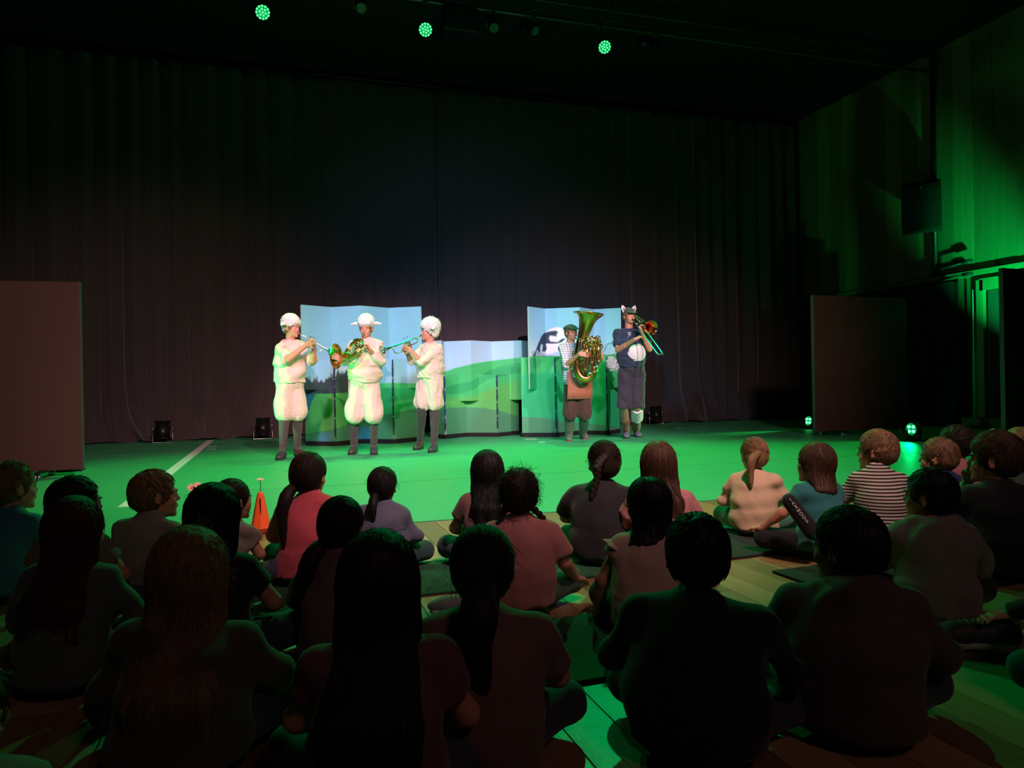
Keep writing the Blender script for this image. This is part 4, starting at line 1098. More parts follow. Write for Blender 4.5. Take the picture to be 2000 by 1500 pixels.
S2, r2, o2, D2 = adult('man in cream top, fleece shorts and lamb hat playing a french horn', 's2', 9.56,
    dict(head=(715, 641, .03), neck=(714.5, 666.5), chest=(713, 684), belly=(713, 712, .03), pelvis=(711.5, 744), shR=(689, 678), shL=(739, 677), elR=(674, 706, .10), wrR=(668, 703, .30),
         elL=(745, 706, .12), wrL=(724, 685, .28), hipR=(699, 757), hipL=(724, 757), knR=(692, 810, .03), knL=(730, 810, .03)),
    {'anR': (691.5, 886, .105), 'toR': (680, 892, .04), 'anL': (730.5, 886, .105), 'toL': (730, 895, .04)}, (-.06, 1), (-.04, 1), pitch=-.16,
    D=dict(chest=(.185, .125, .150), belly=(.185, .155, .160), pelvis=(.175, .135, .12), sh=.056, ua=.052, el=.042), hands={'R': ((-.4, .7, .3), (-.6, -.3, .1), .5), 'L': ((-.45, .25, .8), (-.6, .3, -.5), 1.1)}, brow=(.35, .25, .2))
sdf_obj('top', shirt_field(S2, .014, 1.85, at(712, 742, 9.56), loose=.008, neck=.066), .0092, m_tops, r2, o2, wrinkles(5, .006, 42, .011, 20))
puffy_shorts(S2, r2, o2, at(712, 817, 9.56)[2], .118, .122, seed=5); stockings(S2, r2, o2)
lace_shoe(S2, r2, o2, 'R', m_shoeb); lace_shoe(S2, r2, o2, 'L'); short_hair(S2, r2, o2, 'light', 42); sheep_hat(S2, r2, o2, droop=-.005, seed=3)
S3, r3, o3, D3 = adult('man in cream top, fleece shorts and fluffy lamb hat playing a trumpet, facing left', 's3', 9.76,
    dict(head=(838, 648, .02), neck=(840, 671.5), chest=(840.5, 688), belly=(839.5, 712, .02), pelvis=(840.5, 737), shL=(855, 682, .09), shR=(827, 681, -.06), elL=(823, 708, .26), wrL=(803, 685, .30),
         elR=(803, 705, .06), wrR=(796, 691, .20), hipL=(848, 748, .04), hipR=(832, 748, -.04), knL=(849, 800, .02), knR=(824, 800, .0)),
    {'anL': (848.5, 882, .105), 'toL': (834, 888, .04), 'anR': (821, 877, .105), 'toR': (801, 883, .04)}, (-.62, .78), (-.92, .38), pitch=.02,
    D=dict(chest=(.150, .110, .135), belly=(.150, .128, .130), pelvis=(.145, .115, .11), ua=.046, el=.036), hands={'L': ((-.75, .1, .35), (-.25, .75, -.3), .85), 'R': ((-.3, .2, .8), (.6, .5, .1), .8)}, brow=(.2, .14, .1))
sdf_obj('top', shirt_field(S3, .013, 1.25, at(840, 735, 9.76), loose=.006, neck=.066), .0092, m_tops, r3, o3, wrinkles(6, .006, 42, .011, 20)); buttons(S3, r3, o3)
puffy_shorts(S3, r3, o3, at(838, 794, 9.76)[2], .105, .108, seed=6); stockings(S3, r3, o3)
lace_shoe(S3, r3, o3, 'L'); lace_shoe(S3, r3, o3, 'R', m_shoeb); short_hair(S3, r3, o3, 'brown', 43); sheep_hat(S3, r3, o3, droop=.03, big=.012, seed=4)

# --- instruments
m_silver = mat('silver_plate', (0.90, 0.90, 0.92), 0.16, metal=1.0)
m_brass = mat('lacquered_brass', (0.88, 0.66, 0.36), 0.2, metal=1.0)
m_gold = mat('red_brass', (0.88, 0.58, 0.36), 0.18, metal=1.0)
def frame(p, e1, up):
    e1 = nrmz(e1); e3 = nrmz(up - e1 * (up @ e1)); e2 = np.cross(e3, e1)
    return lambda x, y, z: p + e1 * x + e2 * y + e3 * z
def trumpet(label, mouth, bell, m, up=UP, L=.50):
    o0 = mouth; f = frame(mouth, bell - mouth, up); s_ = np.linalg.norm(bell - mouth) / L; F = lambda x, y, z: f(x * s_, y * s_, z * s_)
    e = empty('trumpet', o0, label, 'trumpet'); B = lambda mb, n, mm=m, par=e: mb.build(n, mm, par, o0)
    B(MB().lathe([(.006, .002), (.0135, 0), (.0135, .006), (.007, .022), (.0045, .05), (.006, .085)], F(0, .010, 0), F(1, .010, 0) - F(0, .010, 0), 14), 'mouthpiece')
    B(MB().tube(spline([F(.07, .010, 0), F(.33, .010, 0), F(.375, .010, -.014), F(.385, .008, -.045), F(.36, .006, -.078), F(.30, .006, -.082), F(.235, .004, -.082)], 5), .0068 * s_, 8), 'leadpipe')
    B(MB().tube(spline([F(.165, -.004, -.055), F(.09, -.010, -.058), F(.055, -.014, -.045), F(.045, -.014, -.024), F(.062, -.012, -.004), F(.12, -.012, 0), F(.28, -.012, 0)], 5), [.0068 * s_] * 24 + [.0078 * s_] * 7, 8), 'bell_tube')
    B(MB().lathe([(r_ * s_, t * s_) for r_, t in ((.0078, 0), (.010, .06), (.013, .12), (.018, .165), (.027, .195), (.042, .213), (.061, .222), (.0622, .224), (.059, .2225), (.040, .210), (.024, .190))], F(.28, -.012, 0), F(1, -.012, 0) - F(0, -.012, 0), 28), 'bell')
    for k in range(3):
        x = .165 + .028 * k
        v = B(MB().lathe([(.0, .0), (.011 * s_, 0), (.012 * s_, .006), (.011 * s_, .01), (.011 * s_, .125), (.012 * s_, .13), (.011 * s_, .137), (0, .138)], F(x, 0, -.115), F(x, 0, 0) - F(x, 0, -1), 14), 'valve')
        MB().lathe([(.003, 0), (.003, .022), (.009, .024), (.009, .029), (0, .03)], F(x, 0, .022), F(x, 0, 1) - F(x, 0, 0), 10).build('finger_button', m, v, o0)
    B(MB().tube(spline([F(.19, -.012, -.03), F(.19, -.035, -.032), F(.19, -.042, -.05), F(.19, -.035, -.068), F(.19, -.012, -.07)], 4), .0055, 8), 'valve_slide')
    B(MB().tube([F(.14, .010, 0), F(.14, -.012, 0)], .003, 6), 'brace'); B(MB().tube([F(.30, .010, 0), F(.30, -.012, 0)], .003, 6), 'brace')
    return e
trumpet('silver trumpet held by the leftmost player, bell pointing down to the right', S1.J['head'] + S1.Rh @ np.array((0, .112, -.057)), at(646, 687, 9.38), m_silver, up=UP)
trumpet('silver trumpet held by the player facing left, bell beside the horn player', S3.J['head'] + S3.Rh @ np.array((0, .112, -.057)), at(748, 685, 9.35), m_silver, up=UP)
def french_horn():
    d = 9.56; c = at(691, 681, d - .40); o0 = c
    e = empty('french_horn', c, 'lacquered french horn with wide bell held by the middle lamb-hat player', 'french horn'); B = lambda mb, n, mm=m_brass, par=e: mb.build(n, mm, par, o0)
    e1 = nrmz(wdir(.73, 0, .68)); e2 = nrmz(wdir(.42, .80, -.42)); e2 = nrmz(e2 - e1 * (e1 @ e2)); n = np.cross(e1, e2)
    def ring(r_, z, a0=0, a1=2 * PI, N=36, ex=1.0, cx=0, cy=0): return [c + e1 * (r_ * ex * math.cos(a) + cx) + e2 * (r_ * math.sin(a) + cy) + n * z for a in np.linspace(a0, a1, N)]
    for k, (r_, z, t) in enumerate(((.150, 0, .010), (.128, .010, .0085), (.112, -.010, .0075), (.094, .012, .0065))):
        B(MB().tube(ring(r_, z, .2 * k, 2 * PI - .1 + .1 * k), t, 8), 'corona_tube')
    for k in range(4):                                            # rotary valves with levers
        p = c + e1 * (-.045 + .032 * k) + e2 * (-.012) + n * .012
        v = B(MB().lathe([(0, -.014), (.015, -.014), (.0155, .0), (.015, .016), (.010, .02), (0, .021)], p, n, 14), 'rotary_valve', m_silver)
        if k < 3: MB().tube(spline([p + n * .02, p + e2 * .05 + n * .026, p + e1 * .04 + e2 * .085 + n * .02], 4), .0035, 6).build('lever', m_silver, v, o0)
    for k in range(6):
        a = -1.2 + .55 * k; p = c + (e1 * math.cos(a) + e2 * math.sin(a)) * .035; q = c + (e1 * math.cos(a) + e2 * math.sin(a)) * .088; s_ = (e2 * math.cos(a) - e1 * math.sin(a)) * .009
        B(MB().tube(spline([p + s_, q + s_, q + s_ * .0 + (q - p) * .12, q - s_, p - s_], 4), .0052, 7), 'tuning_slide', m_silver if k % 2 else m_brass)
    mouth = S2.J['head'] + S2.Rh @ np.array((0, .118, -.058)); m0 = c + e1 * .135 + e2 * .045
    dd = nrmz(m0 - mouth)
    B(MB().lathe([(.006, 0.002), (.0125, 0), (.0125, .006), (.006, .022), (.0035, .045), (.0045, .07)], mouth, dd, 12), 'mouthpiece', m_silver)
    B(MB().tube(spline([mouth + dd * .06, (mouth + m0) / 2 + dd * .02, m0 + wdir(.0, .03, -.02), c + e1 * .10 + e2 * .10, c + e2 * .13 + e1 * .0], 5), .0055, 8), 'leadpipe')
    bc = at(656.5, 696, d - .42); ax = nrmz(wdir(-.72, .66, -.05))
    B(MB().lathe([(.016, -.30), (.020, -.25), (.026, -.20), (.036, -.15), (.052, -.10), (.078, -.055), (.110, -.025), (.140, -.008), (.156, 0), (.158, .003), (.155, .002), (.135, -.010), (.105, -.030), (.072, -.062), (.046, -.105)], bc, ax, 40), 'bell')
    B(MB().tube(spline([bc - ax * .29, bc - ax * .36 + UP * .01, c + e1 * .05 - e2 * .14, c + e1 * .13 - e2 * .06], 6), .015, 10), 'bell_tail')
    return e
french_horn()

# --- tuba player
Tb, rt_, ot_, DT = adult('man in flat cap, glasses, checked shirt, brown apron and rubber boots playing the tuba', 't', 10.98,
    dict(head=(1115.5, 650, .02), neck=(1114.5, 674.5), chest=(1117, 692), belly=(1121, 718, .02), pelvis=(1126, 747), shR=(1099, 680, .03), shL=(1137, 679, -.03), elR=(1106, 713, .22), wrR=(1132, 691, .50),
         elL=(1163, 712, .03), wrL=(1176, 699, .26), hipR=(1115.5, 758), hipL=(1138, 758), knR=(1112.5, 806, .04), knL=(1141.5, 806, .04)),
    {'anR': (1111.5, 861, .10), 'toR': (1110.5, 868, .04), 'anL': (1139, 857, .10), 'toL': (1158, 862.5, .04)}, (.30, .95), (.45, .89), pitch=.04,
    D=dict(chest=(.160, .115, .14), belly=(.165, .14, .15), pelvis=(.155, .12, .115)), hands={'R': ((.9, .1, -.12), (.1, -.9, -.2), .45), 'L': ((-.1, .1, 1), (-.8, -.1, 0), .9)}, brow=(.45, .4, .38))
m_check = mat('checked_shirt', (0.85, 0.84, 0.86), .85)
nt = m_check.node_tree; bs = nt.nodes['Principled BSDF']; tcn = [n for n in nt.nodes if n.type == 'TEX_COORD'][0]
wv = []
for ax_ in ('X', 'Z'):
    wn = nt.nodes.new('ShaderNodeTexWave'); wn.bands_direction = ax_; wn.inputs['Scale'].default_value = 9; nt.links.new(tcn.outputs['Object'], wn.inputs['Vector'])
    cr = nt.nodes.new('ShaderNodeMath'); cr.operation = 'GREATER_THAN'; cr.inputs[1].default_value = .86; nt.links.new(wn.outputs['Fac'], cr.inputs[0]); wv.append(cr)
mxx = nt.nodes.new('ShaderNodeMath'); mxx.operation = 'MAXIMUM'; nt.links.new(wv[0].outputs[0], mxx.inputs[0]); nt.links.new(wv[1].outputs[0], mxx.inputs[1])
mc = nt.nodes.new('ShaderNodeMix'); mc.data_type = 'RGBA'; mc.inputs[6].default_value = (*lin((.88, .86, .88)), 1); mc.inputs[7].default_value = (*lin((.52, .50, .62)), 1)
nt.links.new(mxx.outputs[0], mc.inputs[0]); nt.links.new(mc.outputs[2], bs.inputs['Base Color'])
sdf_obj('checked_shirt', shirt_field(Tb, .014, 1.05, at(1124, 748, 10.98), loose=.006, neck=.062), .0095, m_check, rt_, ot_, wrinkles(7, .005, 34, .005, 18))
col_ = [(Cone(Tb.J['neck'] + Tb.Rt @ np.array((q * .05, .02, .012)), Tb.J['neck'] + Tb.Rt @ np.array((q * .045, .085, -.045)), .016, .012, .5, Tb.Rt[:, 1]), .01) for q in (-1, 1)]
sdf_obj('collar', col_, .006, m_check, rt_, ot_)
m_trs = cloth('brown_breeches', (0.27, 0.17, 0.14)); m_apr = cloth('apron_leather', (0.62, 0.36, 0.26), rough=.6, bump=.1, noise=.08)
puffy_shorts(Tb, rt_, ot_, at(1125, 814, 10.98)[2], .095, .105, m_trs, 7, waist=Tb.J['pelvis'] + UP * .14).name = 'breeches'
# apron: a bent sheet with a bib, from the chest to above the knees
def sheet(name, rows, m, root, off, th=.006):
    """rows: list of lists of points, a closed thin slab"""
    n = len(rows[0]); V = [p for r_ in rows for p in r_]
    F = [(i * n + k, i * n + k + 1, (i + 1) * n + k + 1, (i + 1) * n + k) for i in range(len(rows) - 1) for k in range(n - 1)]
    o = MB().add(V, F, True).build(name, m, root, off); s_ = o.modifiers.new('thick', 'SOLIDIFY'); s_.thickness = th; s_.offset = 0; return o
R_ = Tb.Rt; rows = []
for py, hw, dp in ((686, .085, .155), (700, .095, .170), (715, .12, .185), (728, .185, .185), (740, .195, .185), (752, .195, .180), (765, .195, .178), (779, .200, .176)):
    c0 = at(1125 if py > 720 else 1122, py, 10.98); row = []
    for k in range(13):
        u = -1 + k / 6; row.append(c0 + R_[:, 0] * hw * u + R_[:, 1] * (dp - .035 * u * u + .006 * math.sin(u * 9 + py)))
    rows.append(row)
ap = sheet('apron', rows, m_apr, rt_, ot_)
MB().tube(spline([rows[3][0], at(1122, 727, 10.98) - R_[:, 0] * .19 - R_[:, 1] * .02, at(1124, 727, 10.98) - R_[:, 1] * .17, at(1126, 727, 10.98) + R_[:, 0] * .19 - R_[:, 1] * .02, rows[3][-1]], 5), .008, 6).build('apron_strap', m_apr, ap, ot_)
m_boot = mat('rubber_boot', (0.40, 0.43, 0.38), 0.4, noise=.1); m_boot_sole = mat('boot_sole', (0.50, 0.36, 0.28), .7)
def boot(b, root, off, q, top, m, ms, slim=1.0, foot=None):
    kn, an, to = b.J['kn' + q], b.J['an' + q], b.J['to' + q]; g = an * 1.0; g[2] = 0; t = to * 1.0; t[2] = 0
    u = nrmz(t - g); sd = np.cross(u, UP); R = np.stack([sd, u, UP], 1); heel = g - u * .05; toe = heel + u * .29
    tp = an + (kn - an) * ((top - an[2]) / (kn[2] - an[2]))
    F = [(Cyl(an + UP * -.03, tp, .060 * slim, .078 * slim), .03), (Cone(heel + UP * .05 + u * .045, toe - u * .11 + UP * .048, .046, .045), .03), (Ell(toe - u * .065 + UP * .043, (.050, .072, .038), R), .03), (Half(heel + UP * .016, -UP), .002, 'and'),
         (Cyl(tp - UP * .03, tp + UP * .02, .064 * slim), .004, 'cut')]
    w_ = waves(9, .003, 60, (.3, .3, 2), 4)
    s_ = sdf_obj('boot', F, .0065, m, root, off, lambda P: w_(P) * .3)
    F = [(Cyl(heel + u * .042 + UP * .001, heel + u * .042 + UP * .026, .046), .001), (RBox((heel + toe) / 2 + UP * .013 + u * .01, (.042, .10, .011), R, .006), .02), (Cyl(toe - u * .062 + UP * .001, toe - u * .062 + UP * .020, .052), .02)]
    sdf_obj('sole', F, .0065, ms, s_, off)
    MB().tube([tp + sd * math.cos(k * PI / 8) * .074 * slim + u * math.sin(k * PI / 8) * .074 * slim for k in range(16)], .005, 6, True).build('boot_rim', m, s_, off)
    return s_
for q in 'LR': boot(Tb, rt_, ot_, q, at(1125, 817, 10.98)[2], m_boot, m_boot_sole)
short_hair(Tb, rt_, ot_, 'light', 44)
hh = lambda b, *v: b.J['head'] + b.Rh @ np.array(v, float)
m_cap = cloth('green_tweed', (0.16, 0.28, 0.22), bump=.5)
F = [(Ell(hh(Tb, 0, -.018, .070), (.098, .118, .052), Tb.Rh @ rotx(-.08)), .01), (Ell(hh(Tb, 0, .085, .055), (.075, .055, .014), Tb.Rh @ rotx(-.35)), .025), (Half(hh(Tb, 0, 0, .028), -Tb.Rh[:, 2]), .004, 'and')]
sdf_obj('flat_cap', F, .006, m_cap, rt_, ot_)
def spectacles(b, root, off):
    mg = mat('wire_frame', (.25, .22, .2), .25, metal=1.0); mb = MB()
    for q in (-1, 1):
        mb.tube([hh(b, q * .031 + .021 * math.cos(a), .103, -.003 + .016 * math.sin(a)) for a in np.linspace(0, 2 * PI, 17)[:-1]], .0016, 6, True)
        mb.tube([hh(b, q * .052, .102, .004), hh(b, q * .084, .09, .004), hh(b, q * .090, .0, .0)], .0016, 6)
    mb.tube([hh(b, -.012, .105, 0), hh(b, 0, .109, .002), hh(b, .012, .105, 0)], .0016, 6); return mb.build('glasses', mg, root, off)
spectacles(Tb, rt_, ot_)
def tuba():
    d = 10.98; P = lambda px, py, o: at(px, py, d - o); o0 = P(1144, 700, .4)
    e = empty('tuba', o0, 'large brass tuba with upright bell held by the man in the flat cap', 'tuba'); B = lambda mb, n, mm=m_brass, par=e: mb.build(n, mm, par, o0)
    ax = [P(1149.4, 612, .34), P(1149.2, 614, .34), P(1148.3, 618, .34), P(1147, 624, .34), P(1144.8, 634, .34), P(1141.5, 647, .34), P(1137.5, 661, .335), P(1133, 677, .33), P(1129, 693, .33), P(1126.5, 708, .33), P(1127, 722, .33), P(1132, 734, .335), P(1142, 740, .34), P(1153, 736, .345), P(1160, 725, .35), P(1164, 710, .35), P(1167.5, 692, .35), P(1170, 676, .35), P(1170, 664, .36)]
    rr = [.216, .196, .160, .128, .104, .086, .075, .069, .065, .063, .061, .060, .059, .056, .050, .044, .038, .033, .030]
    B(MB().tube(ax[:7], rr[:7], 36, caps=False), 'bell'); B(MB().tube(spline(ax[6:], 4), [float(x) for x in np.interp(np.linspace(0, 12, 49), range(13), rr[6:])], 20, caps=False), 'bow')
    t = ax[0] - ax[1]; t = nrmz(t); u = nrmz(np.cross(t, FW)); v = np.cross(t, u)
    B(MB().tube([ax[0] + (u * math.cos(a) + v * math.sin(a)) * .216 for a in np.linspace(0, 2 * PI, 41)[:-1]], .006, 8, True), 'bell_rim')
    B(MB().tube([P(1134, 662, .34) + (u * math.cos(a) + v * math.sin(a)) * .078 for a in np.linspace(0, 2 * PI, 33)[:-1]], .005, 6, True), 'brace')
    mth = Tb.J['head'] + Tb.Rh @ np.array((0, .112, -.057)); tip = P(1147, 658, .46); dd = nrmz(tip - mth)
    B(MB().lathe([(.010, .003), (.020, 0), (.020, .008), (.012, .03), (.006, .06), (.007, .09)], mth, dd, 16), 'mouthpiece', m_silver)
    B(MB().tube(spline([mth + dd * .08, tip, P(1158, 662, .50), P(1163, 672, .50), P(1160, 690, .49)], 5), .009, 8), 'leadpipe')
    r = random.Random(4)
    for k in range(4):                                        # piston valves
        x = 1146 + 7.2 * k; v_ = B(MB().lathe([(0, 0), (.022, 0), (.023, .008), (.020, .012), (.020, .17), (.0225, .178), (.020, .19), (0, .192)], P(x, 692 - 2 * k, .47), UP * .95 + RT * .12 - FW * .1, 16), 'valve', m_silver if k % 2 else m_brass)
        MB().lathe([(.005, 0), (.005, .03), (.014, .033), (.014, .040), (0, .041)], P(x + 1.8, 667 - 2 * k, .455), UP, 12).build('finger_button', m_silver, v_, o0)
    for k in range(9):                                        # upright tuning slides
        x = 1134 + 4.5 * k; y0 = 664 + r.uniform(-4, 6); y1 = 704 + r.uniform(-4, 22) - abs(k - 4) * 1.5; w_ = r.uniform(2.0, 3.2); o_ = .42 + .03 * (k % 3)
        B(MB().tube(spline([P(x - w_, y0, o_), P(x - w_, y1, o_), P(x, y1 + 4, o_), P(x + w_, y1, o_), P(x + w_, y0 + 4, o_)], 5), r.choice((.010, .012, .014)), 8), 'tuning_slide', m_silver if k % 3 == 1 else m_brass)
    for k in range(7):
        x = 1137 + 5 * k; y0 = 676 + r.uniform(-6, 16)
        B(MB().tube(spline([P(x, y0, .50), P(x + 6, y0 - 4, .53), P(x + 10, y0 + 3, .52), P(x + 6, y0 + 9, .50), P(x + 1, y0 + 10, .48)], 4), .009, 8), 'crook', m_gold if k % 2 else m_brass)
    for k in range(8):
        x = 1150 + 2.9 * k
        B(MB().tube([P(x, 674, .45), P(x + .8, 659 - (k % 3) * 2, .45)], .010, 8), 'valve_tube', m_brass if k % 2 else m_silver)
    for (a, b_) in (((1127, 712), (1164, 704)), ((1131, 690), (1166, 688)), ((1134, 726), (1158, 722))):
        B(MB().tube([P(a[0], a[1], .40), P(b_[0], b_[1], .42)], .006, 6), 'brace')
    return e
tuba()

# --- trombone player in the wolf cap
Wf, rw, ow, DW = adult('man in wolf-ear cap, navy shirt, dark breeches and white fur belly playing the trombone', 'w', 11.14,
    dict(head=(1228.5, 618, .03), neck=(1228, 645), chest=(1230, 663), belly=(1232, 690, .03), pelvis=(1234, 720), shR=(1206.5, 652), shL=(1253, 653, -.04), elR=(1207, 684, .08), wrR=(1240, 663, .40),
         elL=(1268, 682, .06), wrL=(1254, 650, .26), hipR=(1221.5, 733), hipL=(1246, 733), knR=(1219, 794, .03), knL=(1244.5, 794, .03)),
    {'anR': (1223, 855, .10), 'toR': (1225.5, 862, .04), 'anL': (1243, 853, .10), 'toL': (1262, 859, .04)}, (.14, 1), (.32, .95), pitch=.03,
    D=dict(chest=(.175, .12, .15), belly=(.180, .155, .16), pelvis=(.170, .13, .12), sh=.056, ua=.052, el=.042), hands={'R': ((.85, .05, .45), (.3, -.3, -.9), .9), 'L': ((-.35, .05, .95), (.5, .4, .1), .9)}, brow=(.3, .25, .2))
m_navy = cloth('navy_tee', (0.14, 0.18, 0.30)); m_dark = cloth('dark_breeches', (0.19, 0.17, 0.23)); m_fur = cloth('white_fur', (.90, .88, .92), bump=1.0, bscale=120, sheen=.4, rough=.95)
sdf_obj('t_shirt', shirt_field(Wf, .013, 0.72, at(1233, 712, 11.14), loose=.006, neck=.062), .0095, m_navy, rw, ow, wrinkles(8, .005, 34, .005, 18))
# white print on the chest of the shirt
pc = at(1224, 656, 11.14); lg = []
for pts in ([(-.02, .03), (.0, .036), (.016, .028), (.004, .018), (-.016, .012), (-.002, .004), (.018, .006)], [(-.012, -.012), (.0, -.024), (.014, -.012), (.008, -.03)]):
    lg.append([pc + Wf.Rt[:, 0] * x * 1.2 + UP * z * 1.2 + Wf.Rt[:, 1] * (.142 - .012 * (z < 0)) for x, z in pts])
lb = MB()
for l_ in lg: lb.tube(spline(l_, 4), .0042, 6)
o = lb.build('chest_print', mat('white_print', (.9, .9, .9), .7), rw, ow); o['kind'] = 'stuff'
puffy_shorts(Wf, rw, ow, at(1233, 797, 11.14)[2], .100, .108, m_dark, 8, gather=False, waist=Wf.J['pelvis'] + UP * .15).name = 'breeches'
sdf_obj('fur_belly', [(Ell(Wf.J['belly'] + Wf.Rt @ np.array((-.030, .088, -.005)), (.165, .140, .160), Wf.Rt), .01), (Half(Wf.J['belly'] + Wf.Rt @ np.array((0, .10, 0)), -Wf.Rt[:, 1]), .02, 'and')], .0065, m_fur, rw, ow, waves(21, .004, 150, n=8))
bib = [[Wf.J['pelvis'] + Wf.Rt @ np.array((x, .168 - .9 * x * x, z)) for x in np.linspace(-.13, .13, 9)] for z in np.linspace(-.03, .075, 5)]
MB().tube(bib[-1], .008, 6).build('belt', m_dark, rw, ow)
for x in (-.10, -.06):
    for z in (.07, .03, -.02): MB().ball(Wf.J['pelvis'] + Wf.Rt @ np.array((-x + .02, .150, z + .03)), .008, 8, 6).build('button', m_steel, rw, ow)
m_wrap = cloth('tan_sock', (0.66, 0.50, 0.38)); m_wboot = cloth('brown_felt_boot', (0.52, 0.28, 0.18), rough=.7)
for q in 'LR':
    kn, an = Wf.J['kn' + q], Wf.J['an' + q]
    sdf_obj('sock', [(Cone(kn + (an - kn) * .0, kn + (an - kn) * .5, .066, .062), .02)], .008, m_wrap, rw, ow)
    F = [(Cyl(an + UP * .03, kn + (an - kn) * .44, .062, .074), .02)]
    sdf_obj('boot_shaft', F, .007, m_wboot, rw, ow, waves(11, .004, 60, (.3, .3, 2), 4)); lace_shoe(Wf, rw, ow, q, mat('grey_suede', (.42, .42, .50), .7, noise=.1), .06)
kn, an = Wf.J['knL'], Wf.J['anL']
sdf_obj('fur_cuff', [(Cyl(kn + (an - kn) * .05, kn + (an - kn) * .46, .088, .092), .02)], .007, m_fur, rw, ow, waves(22, .006, 120, n=8))
short_hair(Wf, rw, ow, 'light', 45)
m_wcap = cloth('grey_wolf_cap', (0.24, 0.28, 0.27), bump=.5)
F = [(Ell(hh(Wf, 0, -.015, .060), (.092, .108, .075), Wf.Rh), .01), (Ell(hh(Wf, 0, .105, .048), (.070, .055, .010), Wf.Rh @ rotx(-.3)), .02), (Half(hh(Wf, 0, 0, .022), -Wf.Rh[:, 2]), .004, 'and')]
wc = sdf_obj('wolf_cap', F, .006, m_wcap, rw, ow)
for q in (-1, 1):
    a, tp_ = hh(Wf, q * .078, .0, .085), hh(Wf, q * .106, .0, .160)
    sdf_obj('cap_ear', [(Cone(a, (a + tp_) / 2, .034, .032, .4, Wf.Rh[:, 1]), .01), (Cone((a + tp_) / 2, tp_, .032, .010, .4, Wf.Rh[:, 1]), .01)], .005, m_fur, wc, ow, waves(23, .002, 150, n=6))
    MB().tube([a + Wf.Rh[:, 1] * .016, a * .4 + tp_ * .6 + Wf.Rh[:, 1] * .010], [.016, .008], 8).build('ear_lining', mat('ear_dark', (.55, .42, .42), .8), wc, ow)
g = at(1193, 709, 11.05)
tl = sdf_obj('tail', [(Cone(at(1205, 716, 11.12), at(1198, 712, 11.1), .04, .06), .02), (Ell(g, (.085, .07, .10)), .05), (Ell(g + UP * -.07 + RT * .03, (.07, .06, .06)), .04)], .007, cloth('grey_fur', (.62, .68, .72), bump=1.0, bscale=90, rough=.95), rw, ow, waves(24, .012, 70, n=8))
def trombone():
    d = 11.14; P = lambda px, py, o: at(px, py, d - o)
    mth = Wf.J['head'] + Wf.Rh @ np.array((0, .112, -.057)); o0 = mth
    e = empty('trombone', o0, 'brass trombone with its slide pointing down toward the audience', 'trombone'); B = lambda mb, n, mm=m_brass, par=e: mb.build(n, mm, par, o0)
    end = P(1284, 691, .85); ax = nrmz(end - mth); L = np.linalg.norm(end - mth); sd = nrmz(np.cross(ax, UP)); sd = sd if sd @ RT > 0 else -sd
    up = np.cross(sd, ax)
    B(MB().lathe([(.007, .002), (.0165, 0), (.0165, .007), (.008, .025), (.005, .05), (.007, .075)], mth, ax, 14), 'mouthpiece', m_silver)
    w_ = .085
    B(MB().tube([mth + ax * .06, mth + ax * (L * .55)], .0062, 8), 'inner_slide', m_silver); B(MB().tube([mth + ax * .08 + sd * w_, mth + ax * (L * .55) + sd * w_], .0062, 8), 'inner_slide', m_silver)
    B(MB().tube(spline([mth + ax * .20, mth + ax * (L - .05), mth + ax * L + sd * .02, mth + ax * (L + .012) + sd * w_ / 2, mth + ax * L + sd * (w_ - .02), mth + ax * (L - .05) + sd * w_, mth + ax * .20 + sd * w_], 6), .0078, 8), 'outer_slide', m_silver)
    for t in (.12, .21): B(MB().tube([mth + ax * t, mth + ax * t + sd * w_], .0055, 8), 'brace', m_silver)
    b0 = P(1271, 640, .30); bx = nrmz(wdir(.20, .92, -.22))
    B(MB().lathe([(.012, -.36), (.015, -.30), (.020, -.22), (.027, -.15), (.038, -.095), (.055, -.05), (.080, -.018), (.104, 0), (.108, .003), (.105, .001), (.078, -.021), (.050, -.055), (.033, -.10), (.022, -.15)], b0, bx, 36), 'bell', m_gold)
    q = mth + ax * .10 + sd * w_
    back = b0 - bx * .36
    B(MB().tube(spline([q, q - ax * .22, P(1247, 619, -.12), P(1243, 616, -.28), P(1249, 620, -.36), P(1262, 630, -.25), back], 6), .010, 8), 'tuning_slide')
    B(MB().tube([back + bx * .12, P(1250, 622, -.05)], .006, 6), 'brace')
    return e
trombone()

